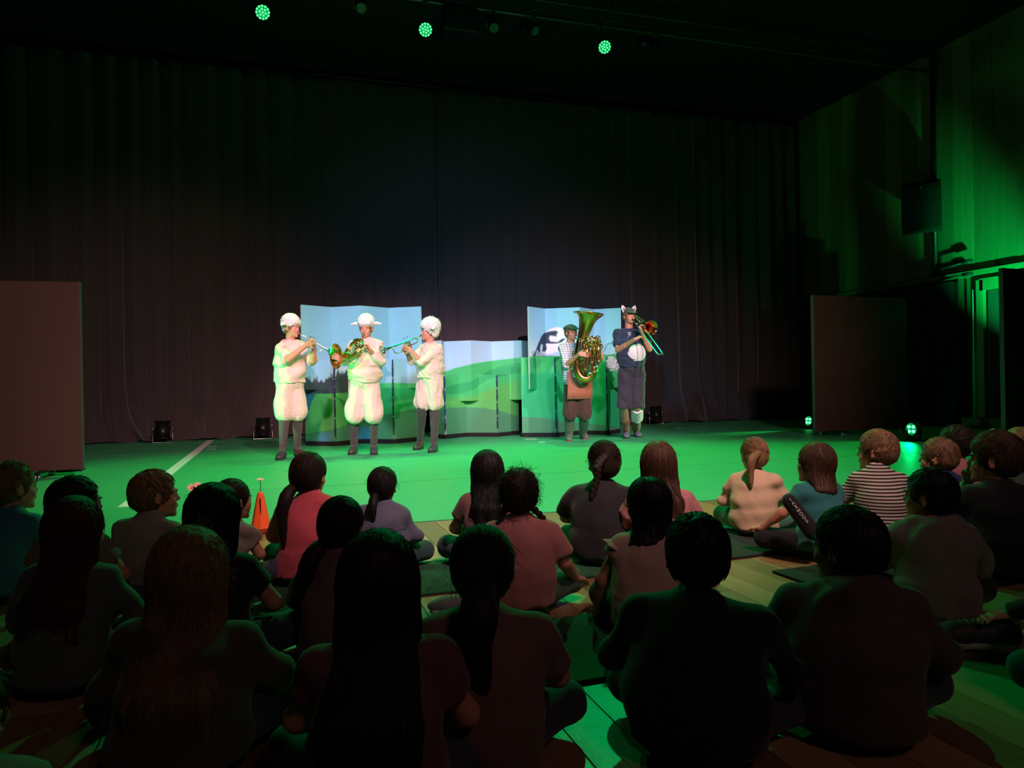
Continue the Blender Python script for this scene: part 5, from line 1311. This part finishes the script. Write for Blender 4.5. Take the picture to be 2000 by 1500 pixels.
# ================================================================== LAMPS, TRUSS, PROPS
m_led = mat('green_led', (0.5, 1.0, 0.75), 0.4, emit=(0.05, 1.0, 0.14, 4.5))
m_ledw = mat('green_led_white', (0.6, 1.0, 0.8), 0.4, emit=(0.08, 1.0, 0.20, 5.0))
m_lensback = mat('led_face', (0.02, 0.10, 0.05), 0.3, emit=(0.0, 0.7, 0.16, 0.45))
m_alu = mat('dull_aluminium', (0.42, 0.43, 0.45), 0.45, metal=0.8)
led_me = {}
def led_par(label, p, aim, R=.105, n_ring=(1, 6, 12), lr=.0145, name='stage_light', yoke='up', leds=None, ledm=m_led, group=None, depth=.22):
    """lamp with its lens at p looking at aim"""
    p = np.asarray(p, float); ax = nrmz(np.asarray(aim, float) - p); e = empty(name, p, label, 'stage light', group)
    O = p; B = lambda mb, n, mm, par=e: mb.build(n, mm, par, O)
    B(MB().lathe([(R * .98, .012), (R * 1.04, .012), (R * 1.04, -.03), (R, -.05), (R * .96, -depth * .7), (R * .6, -depth), (0, -depth)], p, ax, 24), 'housing', m_blackmetal)
    B(MB().lathe([(0, -.002), (R * .97, -.002)], p, ax, 24), 'lens_plate', m_lensback)
    u = nrmz(np.cross(ax, UP)); v = np.cross(u, ax); key = (lr,)
    pos = []
    if leds is None:
        for i, n in enumerate(n_ring):
            for k in range(n): a = 2 * PI * k / n + i * .2; pos.append((R * .84 * i / (len(n_ring) - 1) * math.cos(a), R * .84 * i / (len(n_ring) - 1) * math.sin(a)))
    else: pos = leds
    if key not in led_me: led_me[key] = MB().ball((0, 0, 0), lr, 8, 6).mesh('led', ledm)
    for x, y in pos:
        o = obj('led', led_me[key], e); o.location = tuple(u * x + v * y + ax * .004)
    s_ = 1 if yoke == 'up' else -1
    side = u; top = (UP if yoke == 'up' else -UP)
    B(MB().tube([p - ax * depth * .4 + side * R * 1.15, p - ax * depth * .4 + side * R * 1.2 + top * R * 1.5, p - ax * depth * .4 - side * R * 1.2 + top * R * 1.5, p - ax * depth * .4 - side * R * 1.15], .009, 6), 'yoke', m_blackmetal)
    return e, p - ax * depth * .4 + top * R * 1.5
TZ = LAMPZ + .42; TY = float(np.mean([p[1] for p in LAMPS]))
tr = empty('lighting_bar', (3, TY, TZ), 'dark lighting bar under the ceiling carrying the three green lamps', 'lighting bar')
MB().tube([(-8.5, .05, 0), (8.2, .05, 0)], .025, 8).build('bar_tube', m_alu, tr)
MB().tube([(-8.5, .05, .25), (8.2, .05, .25)], .018, 8).build('bar_tube', m_alu, tr)
for k in range(14): MB().tube([(-8.2 + 1.25 * k, .05, .02), (-7.6 + 1.25 * k, .05, .25)], .009, 6).build('bar_brace', m_alu, tr)
for k in range(4): MB().tube([(-7 + 4.5 * k, .05, .25), (-7 + 4.5 * k, .05, CEIL - TZ - .005)], .012, 6).build('hanger', m_blackmetal, tr)
labs = ('glowing green LED lamp, leftmost of the three on the ceiling bar', 'glowing green LED lamp, middle one of the three on the ceiling bar', 'glowing green LED lamp, rightmost of the three on the ceiling bar')
def clamp(par, O, a):
    mb = MB().box((a[0] - O[0], a[1] - O[1], a[2] - O[2] + .03), (.05, .05, .09)); return mb.build('clamp', m_steel if par else m_blackmetal, par)
for i, p in enumerate(LAMPS):
    e, a = led_par(labs[i], p, (p[0] * .55 + .6, 3.5, 1.2), R=.095, lr=.0125, group='ceiling LED lamps')
    a = a + 0; mb = MB().tube([a - p, np.array([a[0], TY + .05, TZ]) - p], .014, 6); mb.box(np.array([a[0], TY + .05, TZ]) - p, (.06, .08, .08)); mb.build('clamp', m_alu, e)
# unlit fittings on the same bar
def dark_spot(px, label, z=-.25, L=.32, r_=.075, aim=(0, -.6, -.6)):
    r0 = ray(px, 30); X = (r0 * (TY / r0[1]))[0]; p = np.array([X, TY, TZ + z]); e = empty('theatre_spotlight', p, label, 'stage light')
    ax = nrmz(aim)
    MB().lathe([(r_ * .9, .005), (r_ * 1.15, .004), (r_ * 1.15, -.02), (r_, -.03), (r_, -L * .6), (r_ * 1.2, -L * .62), (r_ * 1.2, -L * .95), (r_ * .7, -L), (0, -L)], (0, 0, 0), ax, 18).build('housing', m_blackmetal, e)
    MB().disc(tuple(ax * .0), r_ * .9, ax, 18).build('lens', mat('dark_lens', (.10, .11, .13), .08), e)
    MB().tube([(r_ * 1.25, .08, .02), (r_ * 1.25, .06, -z - .03), (-r_ * 1.25, .06, -z - .03), (-r_ * 1.25, .08, .02)], .008, 6).build('yoke', m_alu, e)
    MB().box((0, .06, -z - .01), (.05, .06, .06)).build('clamp', m_alu, e)
dark_spot(706, 'unlit black spotlight on the ceiling bar between the left and middle green lamps')
dark_spot(965, 'unlit black spotlight on the ceiling bar just right of the black speaker box', z=-.28)
dark_spot(1045, 'unlit black spotlight on the ceiling bar halfway between speaker box and right lamp', z=-.24, aim=(.3, -.6, -.5))
dark_spot(1285, 'unlit black spotlight on the ceiling bar right of the rightmost green lamp', z=-.2, L=.38, aim=(.4, -.7, -.4))
c = at(898, 46, 10.6)
e = empty('speaker_box', c, 'wide black speaker box hanging from the ceiling bar', 'speaker')
MB().cbox((0, 0, 0), (.50, .32, .34), .012).build('cabinet', m_blackmetal, e)
MB().box((0, -.163, 0), (.46, .006, .30)).build('grille', mat('speaker_grille', (.09, .09, .10), .6, bump=.8, bscale=400), e)
for s_ in (-1, 1): MB().tube([(s_ * .2, 0, .17), (s_ * .2, 0, CEIL - c[2] - .005)], .008, 6).build('hanging_strap', m_alu, e)

# floor LED lamps on the right: four LEDs each
def floor_lamp(px, py, d, label, aim, R=.085, light=None):
    p = at(px, py, d); e, _ = led_par(label, p, aim, R=R, lr=.021, name='floor_lamp', yoke='down', leds=[(-.031, .031), (.031, .031), (-.031, -.031), (.031, -.031)], ledm=m_ledw, depth=.14)
    q = -np.array(p); ax = nrmz(np.asarray(aim) - p)
    MB().box((-ax[0] * .05, -ax[1] * .05, -p[2] + .012), (.26, .20, .02)).build('base_plate', m_blackmetal, e)
    for s_ in (-1, 1): MB().tube([(s_ * .11 - ax[0] * .05, -ax[1] * .05, -p[2] + .02), (s_ * .11 - ax[0] * .05, -ax[1] * .05, 0)], .010, 6).build('side_arm', m_blackmetal, e)
    if light: spot('floor_lamp_beam', tuple(p + ax * .03), aim, light, GREEN, 95 if light < 100 else 42, .9, .05)
    return e, p
g = ground(1580, 838); floor_lamp(1579, 822, g @ FW, 'green glowing floor lamp peeking out left of the dark rolling board', (5.0, 10.1, .75), light=600)
g = ground(1780, 862); floor_lamp(1780, 838, g @ FW, 'green glowing floor lamp standing alone in front of the dark rolling board', (3.5, 7.2, .0), light=55)
g = ground(1940, 876); floor_lamp(1941, 850, g @ FW, 'green glowing floor lamp half hidden behind the boys at the right edge', (3.5, 6.2, .0), light=45)
# left wing lamp hidden behind the left board
p = np.array([-2.15, 9.35, .16]); e, _ = led_par('green floor lamp behind the left rolling board', p, (1.0, 9.3, .5), R=.085, lr=.021, name='floor_lamp', yoke='down', leds=[(-.031, .031), (.031, .031), (-.031, -.031), (.031, -.031)], ledm=m_ledw, depth=.14)
MB().box((-.05, 0, -p[2] + .012), (.26, .20, .02)).build('base_plate', m_blackmetal, e)
spot('floor_lamp_beam', tuple(p + np.array([.06, 0, .12])), (0.25, 9.65, .85), 520, GREEN, 40, .9, .05)
# uplighter behind the right-hand board washing the wooden wall
p = np.array([10.2, 7.5, .16]); e, _ = led_par('green uplighter at the foot of the wooden side wall', p, (XW + .3, 7.6, 3.2), R=.085, lr=.021, name='floor_lamp', yoke='down', leds=[(-.031, .031), (.031, .031), (-.031, -.031), (.031, -.031)], ledm=m_ledw, depth=.14)
MB().box((0, 0, -p[2] + .012), (.26, .20, .02)).build('base_plate', m_blackmetal, e)
spot('wall_wash_beam', (10.2, 7.55, .45), (XW, 9.1, 2.5), 3000, GREEN, 38, 1.0, .06)

# small black footlights with steel stirrups in front of the curtain
for px, py, lab in ((318, 863, 'small black floor spotlight by the curtain, left one of the pair'), (514, 856, 'small black floor spotlight by the curtain beside the tall left flat'), (1282, 826, 'small black floor spotlight by the curtain right of the trombone player')):
    g = ground(px, py); g[1] = min(g[1], 13.45); r0 = on_y(px, py, g[1]); g[0] = r0[0]
    e = empty('footlight', (g[0], g[1], 0.004), lab, 'stage light', 'floor spotlights by the curtain')
    mb = MB().lathe([(.12, .02), (.125, .02), (.125, .0), (.115, 0), (.115, .28), (.125, .28), (.125, .30), (.10, .30)], (0, .0, .07), (0, .1, 1), 20); mb.build('barrel', mat('black_can', (.13, .12, .12), .35, metal=.3), e)
    MB().lathe([(0, 0), (.112, 0)], (0, 0, .16), (0, .1, 1), 20).build('lamp_lens', mat('dark_lens', (.10, .11, .13), .08), e)
    MB().tube([(-.15, 0, .24), (-.155, 0, .012), (.155, 0, .012), (.15, 0, .24)], .010, 6).build('stirrup', m_steel, e)
    for s_ in (-1, 1): MB().tube([(s_ * .12, 0, .24), (s_ * .175, 0, .24)], .018, 8).build('knob', m_steel, e)

# wall speaker, pipes and rods on the wooden wall
c = on_x(1800, 408, XW - .45)
e = empty('wall_speaker', c, 'black speaker mounted high on the wooden side wall', 'speaker', rz=-.85)
MB().cbox((0, 0, 0), (.62, .42, .80), .015).build('cabinet', m_black, e)
MB().box((0, -.213, -.02), (.56, .008, .70)).build('grille', mat('speaker_grille', (.09, .09, .10), .6), e)
MB().ball((0, -.22, .34), .02, 8, 6).build('badge', m_steel, e)
MB().box((.0, .30, .1), (.1, .2, .06)).build('bracket', m_blackmetal, e)
MB().box((0, 0, .47), (.6, .05, .03)).build('top_bar', m_blackmetal, e)
p0 = on_x(1826, 300, XW - .07)
o = MB().tube([(XW - .10, p0[1], 2.70), (XW - .10, p0[1], CEIL - .02)], .045, 10).build('wall_pipe', m_blackmetal); tag(o, 'black vertical pipe up the wooden wall behind the speaker', 'pipe')
p1 = on_x(1819, 500, XW - .07)
o = MB().tube([(XW - .08, p1[1], 2.70), (XW - .08, p1[1], 4.4)], .012, 8).build('wall_conduit', m_alu); tag(o, 'thin pale conduit running up the wall beside the pipe', 'pipe')
for (a, b_, lab) in (((1833, 527), (1898, 508), 'upper of two black rods sticking out from the wall pipe'), ((1838, 545), (1898, 534), 'lower of two black rods sticking out from the wall pipe')):
    A, Bp = on_x(a[0], a[1], XW - .16), on_x(b_[0], b_[1], XW - .16)
    e = empty('wall_rod', A, lab, 'rod'); MB().tube([(0, 0, 0), tuple(Bp - A)], .018, 8).build('rod_tube', m_alu, e); MB().tube([tuple((Bp - A) * .72), tuple(Bp - A)], .034, 8).build('rod_grip', m_black, e)
    MB().tube([(0, 0, 0), (.12, 0, 0)], .014, 6).build('rod_mount', m_alu, e)

# orange cone prop with a flower, second flower holder
m_orange = mat('orange_lacquer', (0.95, 0.36, 0.16), 0.45, noise=.06)
m_petal = mat('petal', (0.98, 0.80, 0.72), 0.6, noise=.1); m_heart = mat('flower_heart', (0.70, 0.20, 0.15), .6); m_stem = mat('stem_green', (0.10, 0.16, 0.09), .6)
def flower(par, p, r_, tilt, O):
    f = MB(); n = 6; f1 = frame(np.asarray(p, float), nrmz(tilt), np.array([.3, .2, 1.0]) if abs(nrmz(tilt)[2]) < .9 else np.array([1.0, 0, 0]))
    fl_ = None
    for k in range(n):
        a = 2 * PI * k / n; c_, s_ = math.cos(a), math.sin(a); V = []
        for t, w_, hh_ in ((.12, .10, 0), (.5, .42, .10), (.85, .50, .30), (1.05, .25, .48)):
            for q in (-1, 0, 1):
                V.append(f1(r_ * (hh_ + .10 * abs(q)), r_ * (t * c_ - w_ * q * s_), r_ * (t * s_ + w_ * q * c_)))
        F = [(i * 3 + j, i * 3 + j + 1, i * 3 + j + 4, i * 3 + j + 3) for i in range(3) for j in range(2)]
        o = MB().add(V, F, True).build('petal', m_petal, par, O); sm = o.modifiers.new('t', 'SOLIDIFY'); sm.thickness = .0015
    MB().ball(f1(r_ * .1, 0, 0), r_ * .22, 8, 6).build('flower_centre', m_heart, par, O)
g = ground(510, 1043); g = np.array([g[0], g[1], 0.006])
e = empty('cone_prop', g, 'orange pyramid-shaped cone with a slot and a single flower on top', 'cone')
MB().lathe([(.0, .0), (.026, .0), (.060, .032), (.062, .036)], (0, 0, 0), (0, 0, 1), 8, smooth=False).build('foot', m_orange, e)
MB().lathe([(.062, .036), (.059, .040), (.020, .235), (.012, .248), (0, .25)], (0, 0, 0), (0, 0, 1), 8, smooth=False).build('cone_body', m_orange, e)
dv = nrmz(-g * np.array([1, 1, 0])); MB().box(tuple(dv * .036 + UP * .165), (.005, .012, .10), None).build('slot', m_black, e)
MB().tube(spline([(0, 0, .245), (.002, 0, .28), (0, 0, .318)], 3), .0022, 6).build('stem', m_stem, e)
flower(e, (0, 0, .316), .020, (0.1, -.2, 1), (0, 0, 0))
MB().tube(spline([(.055, 0, .055), (.10, .02, .06), (.20, .06, .05), (.34, .10, .02), (.5, .12, .004)], 5), .006, 6).build('cable', m_black, e)
g = ground(392, 1046); g = np.array([g[0], g[1], 0.006])
e = empty('cone_prop', g, 'second flower holder with two pale blossoms, mostly hidden behind the dark long-haired girl', 'cone')
MB().lathe([(.0, .0), (.026, .0), (.060, .032), (.059, .040), (.020, .21), (0, .22)], (0, 0, 0), (0, 0, 1), 8, smooth=False).build('cone_body', m_orange, e)
O3 = g
for (px, py, r_) in ((374, 954, .024), (386, 949, .020)):
    q = at(px, py, g @ FW) - g
    MB().tube(spline([(0, 0, .21), tuple(q * .6 + np.array([0, 0, .08])), tuple(q)], 4), .0022, 6).build('stem', m_stem, e)
    flower(e, tuple(q), r_, tuple(-ray(px, py) * .8 + UP * .6), (0, 0, 0))

# ================================================================== THE AUDIENCE
def decals_leg(root, off, b, W, T, s):
    """white letters down the side of the dark trouser leg"""
    pass
K = kid
G = 'children seated on the parquet'
def extra_mat(name, pts, label, m=None, z=0.0045, th=.008):
    n = len(pts); mb = MB()
    mb.add([(p[0], p[1], z + th) for p in pts] + [(p[0], p[1], z) for p in pts], [tuple(range(n)), tuple(range(2 * n - 1, n - 1, -1))] + [(i + n, (i + 1) % n + n, (i + 1) % n, i) for i in range(n)])
    o = mb.build('floor_mat', m or mat('felt_mat', (0.12, 0.30, 0.20), .95, noise=.25, nscale=40, bump=.3, bscale=200)); return tag(o, label, 'mat', 'sitting mats')
m_dkmat = mat('dark_felt_mat', (0.11, 0.14, 0.13), .95, noise=.2, nscale=40, bump=.3, bscale=200)
extra_mat('a', [(0.30, 3.06), (1.45, 3.08), (1.44, 3.64), (0.29, 3.62)], 'dark green sitting mat under the girl in the dark braid')
extra_mat('b', [(-.9, 2.96), (0.24, 3.02), (0.23, 3.58), (-.91, 3.54)], 'dark green sitting mat under the girls with pink shirt and low ponytail')
extra_mat('c', [(-.2, 1.98), (1.30, 2.02), (1.28, 2.58), (-.22, 2.54)], 'dark green sitting mat under the second row of girls')
extra_mat('d', [(2.10, 3.14), (3.3, 3.20), (3.28, 3.74), (2.08, 3.70)], 'dark sitting mat under the ponytail girl in cream and the teal-shirt girl', m_dkmat)
extra_mat('e', [(2.15, 2.30), (3.6, 2.36), (3.58, 2.92), (2.13, 2.86)], 'dark sitting mat under the boy in the pale hoodie', m_dkmat)

# front row, left to right
K('boy with short fair hair in a teal T-shirt at the far left', 25, 906, 78, hair='short', hc='light', shirt=(.20, .50, .58), head=25, seed=11, n=360, arms=('knee', 'knee'), trousers=(.07, .08, .12), wide=1.02)
K('boy with dark short hair and pale shirt behind the brown-haired girl at the left', 148, 935, 86, hair='short', hc='dark', shirt=(.50, .42, .38), head=32, seed=12, n=360)
K('blond boy in a grey T-shirt, turned right with his ear showing', 303, 922, 78, hair='short', hc='light', shirt=(.52, .48, .46), head=42, look=8, seed=13, n=420, wide=1.10, arms=('lap', 'knee'), trousers=(.1, .1, .12), lean=(.02, 0))
K('girl with tied dark hair in profile behind the long black-haired girl', 456, 940, 64, hair='tail', hc='dark', shirt=(.6, .52, .5), head=38, seed=14, wide=.76, lean=(.05, 0), ties=[(0, -.10, -.02)], tails=[[(0, -.11, .40), (0, -.13, .28)]], n=160)
K('girl in a pink-red shirt with a dark low ponytail over her left shoulder', 604, 888, 70, hair='tail', hc='dark', shirt=(.78, .30, .36), sleeve=1.8, head=10, seed=15, ties=[(-.045, -.085, -.045)], tails=[[(-.075, -.10, .42), (-.085, -.12, .33), (-.07, -.135, .20)]], n=260, arms=('lap', 'knee'), wide=.92, trousers=(.05, .05, .06), hwidth=1.2)
K('girl in a blue-grey top with a low ponytail, sitting in front of the open parquet', 748, 916, 58, hair='tail', hc='black', shirt=(.36, .37, .46), sleeve=1.8, seed=16, ties=[(-.02, -.10, -.03)], tails=[[(-.035, -.115, .42), (-.03, -.13, .34)]], n=220, fly=60, trousers=(.14, .26, .26), wide=1.0, head=6)
K('child with long black hair and dark patterned shirt left of the girl with frizzy braids', 951, 882, 66, hair='long', hc='black', shirt=(.42, .30, .27), sleeve=.6, seed=17, hlen=.26, n=220, wide=.88, head=-15, hwidth=.62, hmul=.98)
K('girl with frizzy hair and two braids in a pink T-shirt, hand resting on her knee', 1014, 920, 78, hair='braids', hc='dark', shirt=(.70, .44, .44), seed=18, frizz=700, n=220, ties=[(-.062, -.05, -.055), (.062, -.05, -.055)], tails=[[(-.085, -.03, .40), (-.09, -.05, .30)], [(.095, -.01, .42), (.13, .01, .36), (.15, .02, .32)]],
  arms=('lap', ((.185, .0, .215), (.245, .12, .115), (.5, .8, -.3), (0, 0, -1), .5)), sleeve=.80, wide=1.08, trousers=(.32, .40, .38), socks=(.55, .20, .38), bare=True)
K('girl with a dark French braid and glasses in a black shirt', 1179, 865, 66, hair='braid', hc='dark', shirt=(.045, .05, .06), seed=19, ties=[(0, -.088, .06)], tails=[[(0, -.118, .51), (-.005, -.115, .44), (-.03, -.125, .36)]], n=300, hwidth=1.7, wide=1.22, glasses=True, head=-26, look=14, sleeve=.9, trousers=(.16, .32, .26), arms=('knee', 'knee'))
K('girl with long brown hair over her right shoulder in a pink shirt', 1285, 866, 70, hair='long', hc='brown', shirt=(.70, .46, .45), seed=20, hlen=.25, n=300, wide=.98, head=-8, lean=(-.02, 0), sleeve=.7, nr=.0013)
K('girl with bobbed black hair and glasses in a white shirt with ruffled sleeves', 1265, 937, 84, hair='bob', hc='black', shirt=(.80, .62, .60), seed=21, n=260, wide=.90, glasses=True, head=-42, look=14, ruffle=True, sleeve=.28, arms=('down', 'lap'), bare=True, hmul=.98)
K('girl in a cream long-sleeved top with a high fair ponytail', 1472, 858, 53, hair='tail', hc='light', shirt=(.72, .62, .50), seed=22, sleeve=1.85, ties=[(.012, -.092, .035)], tails=[[(.01, -.125, .50), (.0, -.13, .42), (.0, -.135, .34)]], n=260, head=-32, look=24, arms=('lap', 'lap'), trousers=(.20, .46, .36), skin=SKIN, hwidth=.95, wide=1.04)
def letters(root, off, b, W, T, s):
    txt = 'IVEMODE'
    A = b.J['hipL'] * .15 + b.J['knL'] * .85; Bp = b.J['hipL'] * .95 + b.J['knL'] * .05
    d = nrmz(Bp - A); out = nrmz(np.array([0, 0, .55]) - FW * .9); out = nrmz(out - d * (out @ d)); side = np.cross(out, d)
    dd_ = (b.J['belly'] @ FW) - .15; A, Bp = at(1540, 972, dd_), at(1577, 1021, dd_ - .03)
    d = nrmz(Bp - A); out = nrmz(-FW - d * (-FW @ d)); side = np.cross(out, d)
    # the trouser leg itself: a raised thigh in front of which the letters run
    sdf_obj('trouser_leg', [(Cone(A - out * .036 * s + d * .015, Bp - out * .040 * s + d * .05, .037 * s, .044 * s), .02)], .008, cloth('trousers23', (.05, .055, .07)), root, off)
    L = np.linalg.norm(Bp - A)
    for i, ch in enumerate(txt):
        cu = bpy.data.curves.new('letter', 'FONT'); cu.body = ch; cu.size = .024 * s; cu.extrude = .0008; cu.align_x = 'CENTER'; cu.align_y = 'CENTER'
        to_ = bpy.data.objects.new('letter_source', cu); me = bpy.data.meshes.new_from_object(to_); bpy.data.objects.remove(to_)
        me.materials.append(mat('white_print', (.9, .9, .9), .7))
        o = obj('letter', me, root); xx = -side; yy = np.cross(out, xx)
        p = A + d * L * (i + .5) / len(txt) + out * .0085 * s
        o.matrix_local = Matrix([[xx[0], yy[0], out[0], p[0] - off[0]], [xx[1], yy[1], out[1], p[1] - off[1]], [xx[2], yy[2], out[2], p[2] - off[2]], [0, 0, 0, 1]])
K('girl with straight brown bob in a teal T-shirt leaning left, letters on her dark trousers', 1592, 869, 62, hair='bob', hc='brown', shirt=(.12, .42, .42), seed=23, n=260, head=-22, look=-15, lean=(.02, 0), arms=(((.19, .05, .25), (.25, .15, .15), (.3, .9, -.2), (0, 0, -1), .3), 'lap'), trousers=(.05, .055, .07), sleeve=.6, wide=.98, tilt=8, extra=letters)
m_str = mat('striped_jersey', (.75, .72, .68), .85)
nt = m_str.node_tree; tcn = [n for n in nt.nodes if n.type == 'TEX_COORD'][0]; wn = nt.nodes.new('ShaderNodeTexWave'); wn.bands_direction = 'Z'; wn.inputs['Scale'].default_value = 19; wn.inputs['Distortion'].default_value = .15
nt.links.new(tcn.outputs['Object'], wn.inputs['Vector']); cr_ = nt.nodes.new('ShaderNodeValToRGB'); cr_.color_ramp.interpolation = 'CONSTANT'; cr_.color_ramp.elements[0].color = (*lin((.74, .70, .64)), 1); cr_.color_ramp.elements[1].position = .52; cr_.color_ramp.elements[1].color = (*lin((.10, .10, .11)), 1)
nt.links.new(wn.outputs['Fac'], cr_.inputs[0]); nt.links.new(cr_.outputs[0], nt.nodes['Principled BSDF'].inputs['Base Color'])
K('boy with curly fair hair in a black and white striped top', 1712, 844, 64, hair='short', hc='light', shirt=m_str, seed=24, n=700, head=-58, look=18, sleeve=1.8, wide=1.0, arms=('knee', 'lap'), hmul=1.02)
K('boy with short fair hair in a navy shirt, in profile behind the hooded boy', 1832, 859, 60, hair='short', hc='light', shirt=(.10, .16, .34), seed=25, n=420, head=-50, look=12, arms=('lap', 'lap'))
K('dark-haired child in a pink shirt behind the boy in navy at the right', 1866, 834, 58, hair='short', hc='dark', shirt=(.66, .42, .42), seed=26, n=420, head=-30)
K('boy with thick brown mop of hair in a black shirt, hand at his mouth', 1942, 850, 80, hair='short', hc='brown', shirt=(.06, .065, .10), seed=27, n=600, head=-56, look=14, arms=('mouth', 'down'), bare=True, hmul=1.08, wide=1.02)
K('fair-haired child cut off by the right edge, in a pale green shirt', 1990, 838, 52, hair='short', hc='blond', shirt=(.42, .50, .44), seed=28, n=300, head=-25)
K('boy with short black hair in a pale grey hoodie at the right', 1815, 920, 84, hair='short', hc='black', shirt=(.50, .45, .43), seed=29, n=420, head=-56, look=16, hoodie=True, sleeve=1.9, wide=1.05, arms=('knee', 'lap'), trousers=(.06, .06, .07))
# second and third rows
K('girl with long brown hair over her back in a grey-green top, near left', 148, 976, 102, hair='long', hc='brown', shirt=(.32, .36, .33), seed=31, hlen=.34, n=600, wide=1.06, sleeve=1.7, head=12, hwidth=1.05, look=-4)
K('girl with very long black hair left of the orange cone', 419, 950, 102, hair='long', hc='black', shirt=(.12, .11, .12), seed=32, hlen=.42, n=600, wide=.92, sleeve=.6, head=10, lean=(-.02, 0), hwidth=1.0)
K('girl in a mauve top with dark hair gathered over her left shoulder', 668, 976, 88, hair='tail', hc='dark', shirt=(.46, .34, .35), seed=33, ties=[(-.06, -.06, -.06)], tails=[[(-.10, -.07, .40), (-.125, -.07, .30), (-.13, -.06, .16)]], n=380, hwidth=1.35, sleeve=1.7, arms=('lap', 'knee'), trousers=(.22, .34, .33), head=12)
K('girl with long fair hair and rim-lit crown, nearest in the left half', 372, 1038, 146, hair='long', hc='light', shirt=(.30, .25, .22), seed=34, hlen=.36, n=900, wide=1.02, sleeve=1.6, fly=160, frizz=60, hwidth=1.0, look=-6, sc=1.02, head=8)
K('girl with long straight dark hair in a dusky pink shirt, nearest at the centre left', 740, 1045, 158, hair='long', hc='dark', shirt=(.42, .26, .27), seed=35, hlen=.40, n=900, wide=1.0, sleeve=.6, fly=90, hwidth=1.12)
K('girl with a wavy dark ponytail in a beige-pink shirt, nearest at the centre', 943, 1036, 128, hair='tail', hc='dark', shirt=(.46, .34, .31), seed=36, ties=[(0, -.105, .0)], tails=[[(.0, -.15, .44), (-.01, -.15, .34), (.02, -.145, .20)]], n=600, fly=110, hwidth=1.7, wide=1.15, sleeve=.85, lean=(-.0, 0))
K('boy with cropped black hair and protruding ears in a black shirt, large in the foreground', 1362, 1010, 132, hair='short', hc='black', shirt=(.045, .045, .05), seed=37, n=700, wide=1.38, sleeve=1.7, arms=('knee', 'knee'), hmul=.99, head=-12, look=16)
K('boy with cropped dark hair in a brown-grey hooded sweatshirt, foreground right', 1655, 997, 124, hair='short', hc='dark', shirt=(.30, .25, .24), seed=38, n=700, head=-52, look=16, hoodie=True, sleeve=1.9, wide=1.32, arms=('knee', 'knee'))

def body_lying_hand(root, off, b, W, T, s): pass
K('child mostly outside the right edge, one hand resting on a light-soled shoe', 2190, 1030, 118, hair='short', hc='brown', shirt=(.16, .15, .20), seed=39, n=200, sleeve=1.9, look=30, bare=True,
  arms=(dict(el=(2055, 1175, 2.25), wr=(1966, 1199, 2.34), d=(-.95, .30, -.12), n=(0, 0, -1), c=.3), 'lap'), shoe=(.20, .22, .24), trousers=(.08, .09, .11))
K('child at the bottom left corner in a pale shirt, bent forward', -75, 1300, 175, hair='short', hc='dark', shirt=(.50, .44, .43), seed=40, n=200, sc=.86, wide=1.25, lean=(-.05, .06), head=0, arms=('knee', 'down'))
def sneaker(px, py, yawdeg, label, s=.78, col=(.45, .47, .48)):
    g = ground(px, py, .012); g[2] = .010
    e = empty('sneaker', g, label, 'shoe'); R = rotz(math.radians(yawdeg)); P = lambda x, y, z: R @ (np.array((x, y, z)) * s)
    F = [(Cone(P(0, -.09, .045), P(0, .05, .040), .040 * s, .042 * s), .02), (Ell(P(0, .085, .036), np.array((.046, .062, .030)) * s, R), .03), (Cyl(P(0, -.085, .03), P(0, -.085, .085), .042 * s, .040 * s), .02), (Half(P(0, 0, .016), -UP), .002, 'and'), (Cyl(P(0, -.085, .06), P(0, -.085, .10), .030 * s, .032 * s), .004, 'cut')]
    sdf_obj('shoe_upper', F, .005, cloth('sneaker_%d' % int(px), col, rough=.6), e, (0, 0, 0))
    F = [(Cyl(P(0, -.085, .001), P(0, -.085, .024), .045 * s), .001), (RBox(P(0, 0, .0125), np.array((.040, .10, .0115)) * s, R, .006), .02), (Cyl(P(0, .085, .001), P(0, .085, .022), .050 * s), .02)]
    sdf_obj('sole', F, .005, mat('pale_sole', (.78, .78, .74), .6), e, (0, 0, 0))
    for k in range(4): MB().tube([P(-.022, .045 - .02 * k, .074 + .003 * k), P(0, .045 - .02 * k, .083 + .003 * k), P(.022, .045 - .02 * k, .074 + .003 * k)], .003, 5).build('lace', m_lace, e)
sneaker(893, 1196, 70, 'pale sneaker on the parquet beside the nearest wavy ponytail')

sneaker(1905, 1262, 60, 'dark shoe with a pale sole under a hand at the right edge', s=1.0, col=(.16, .18, .18))
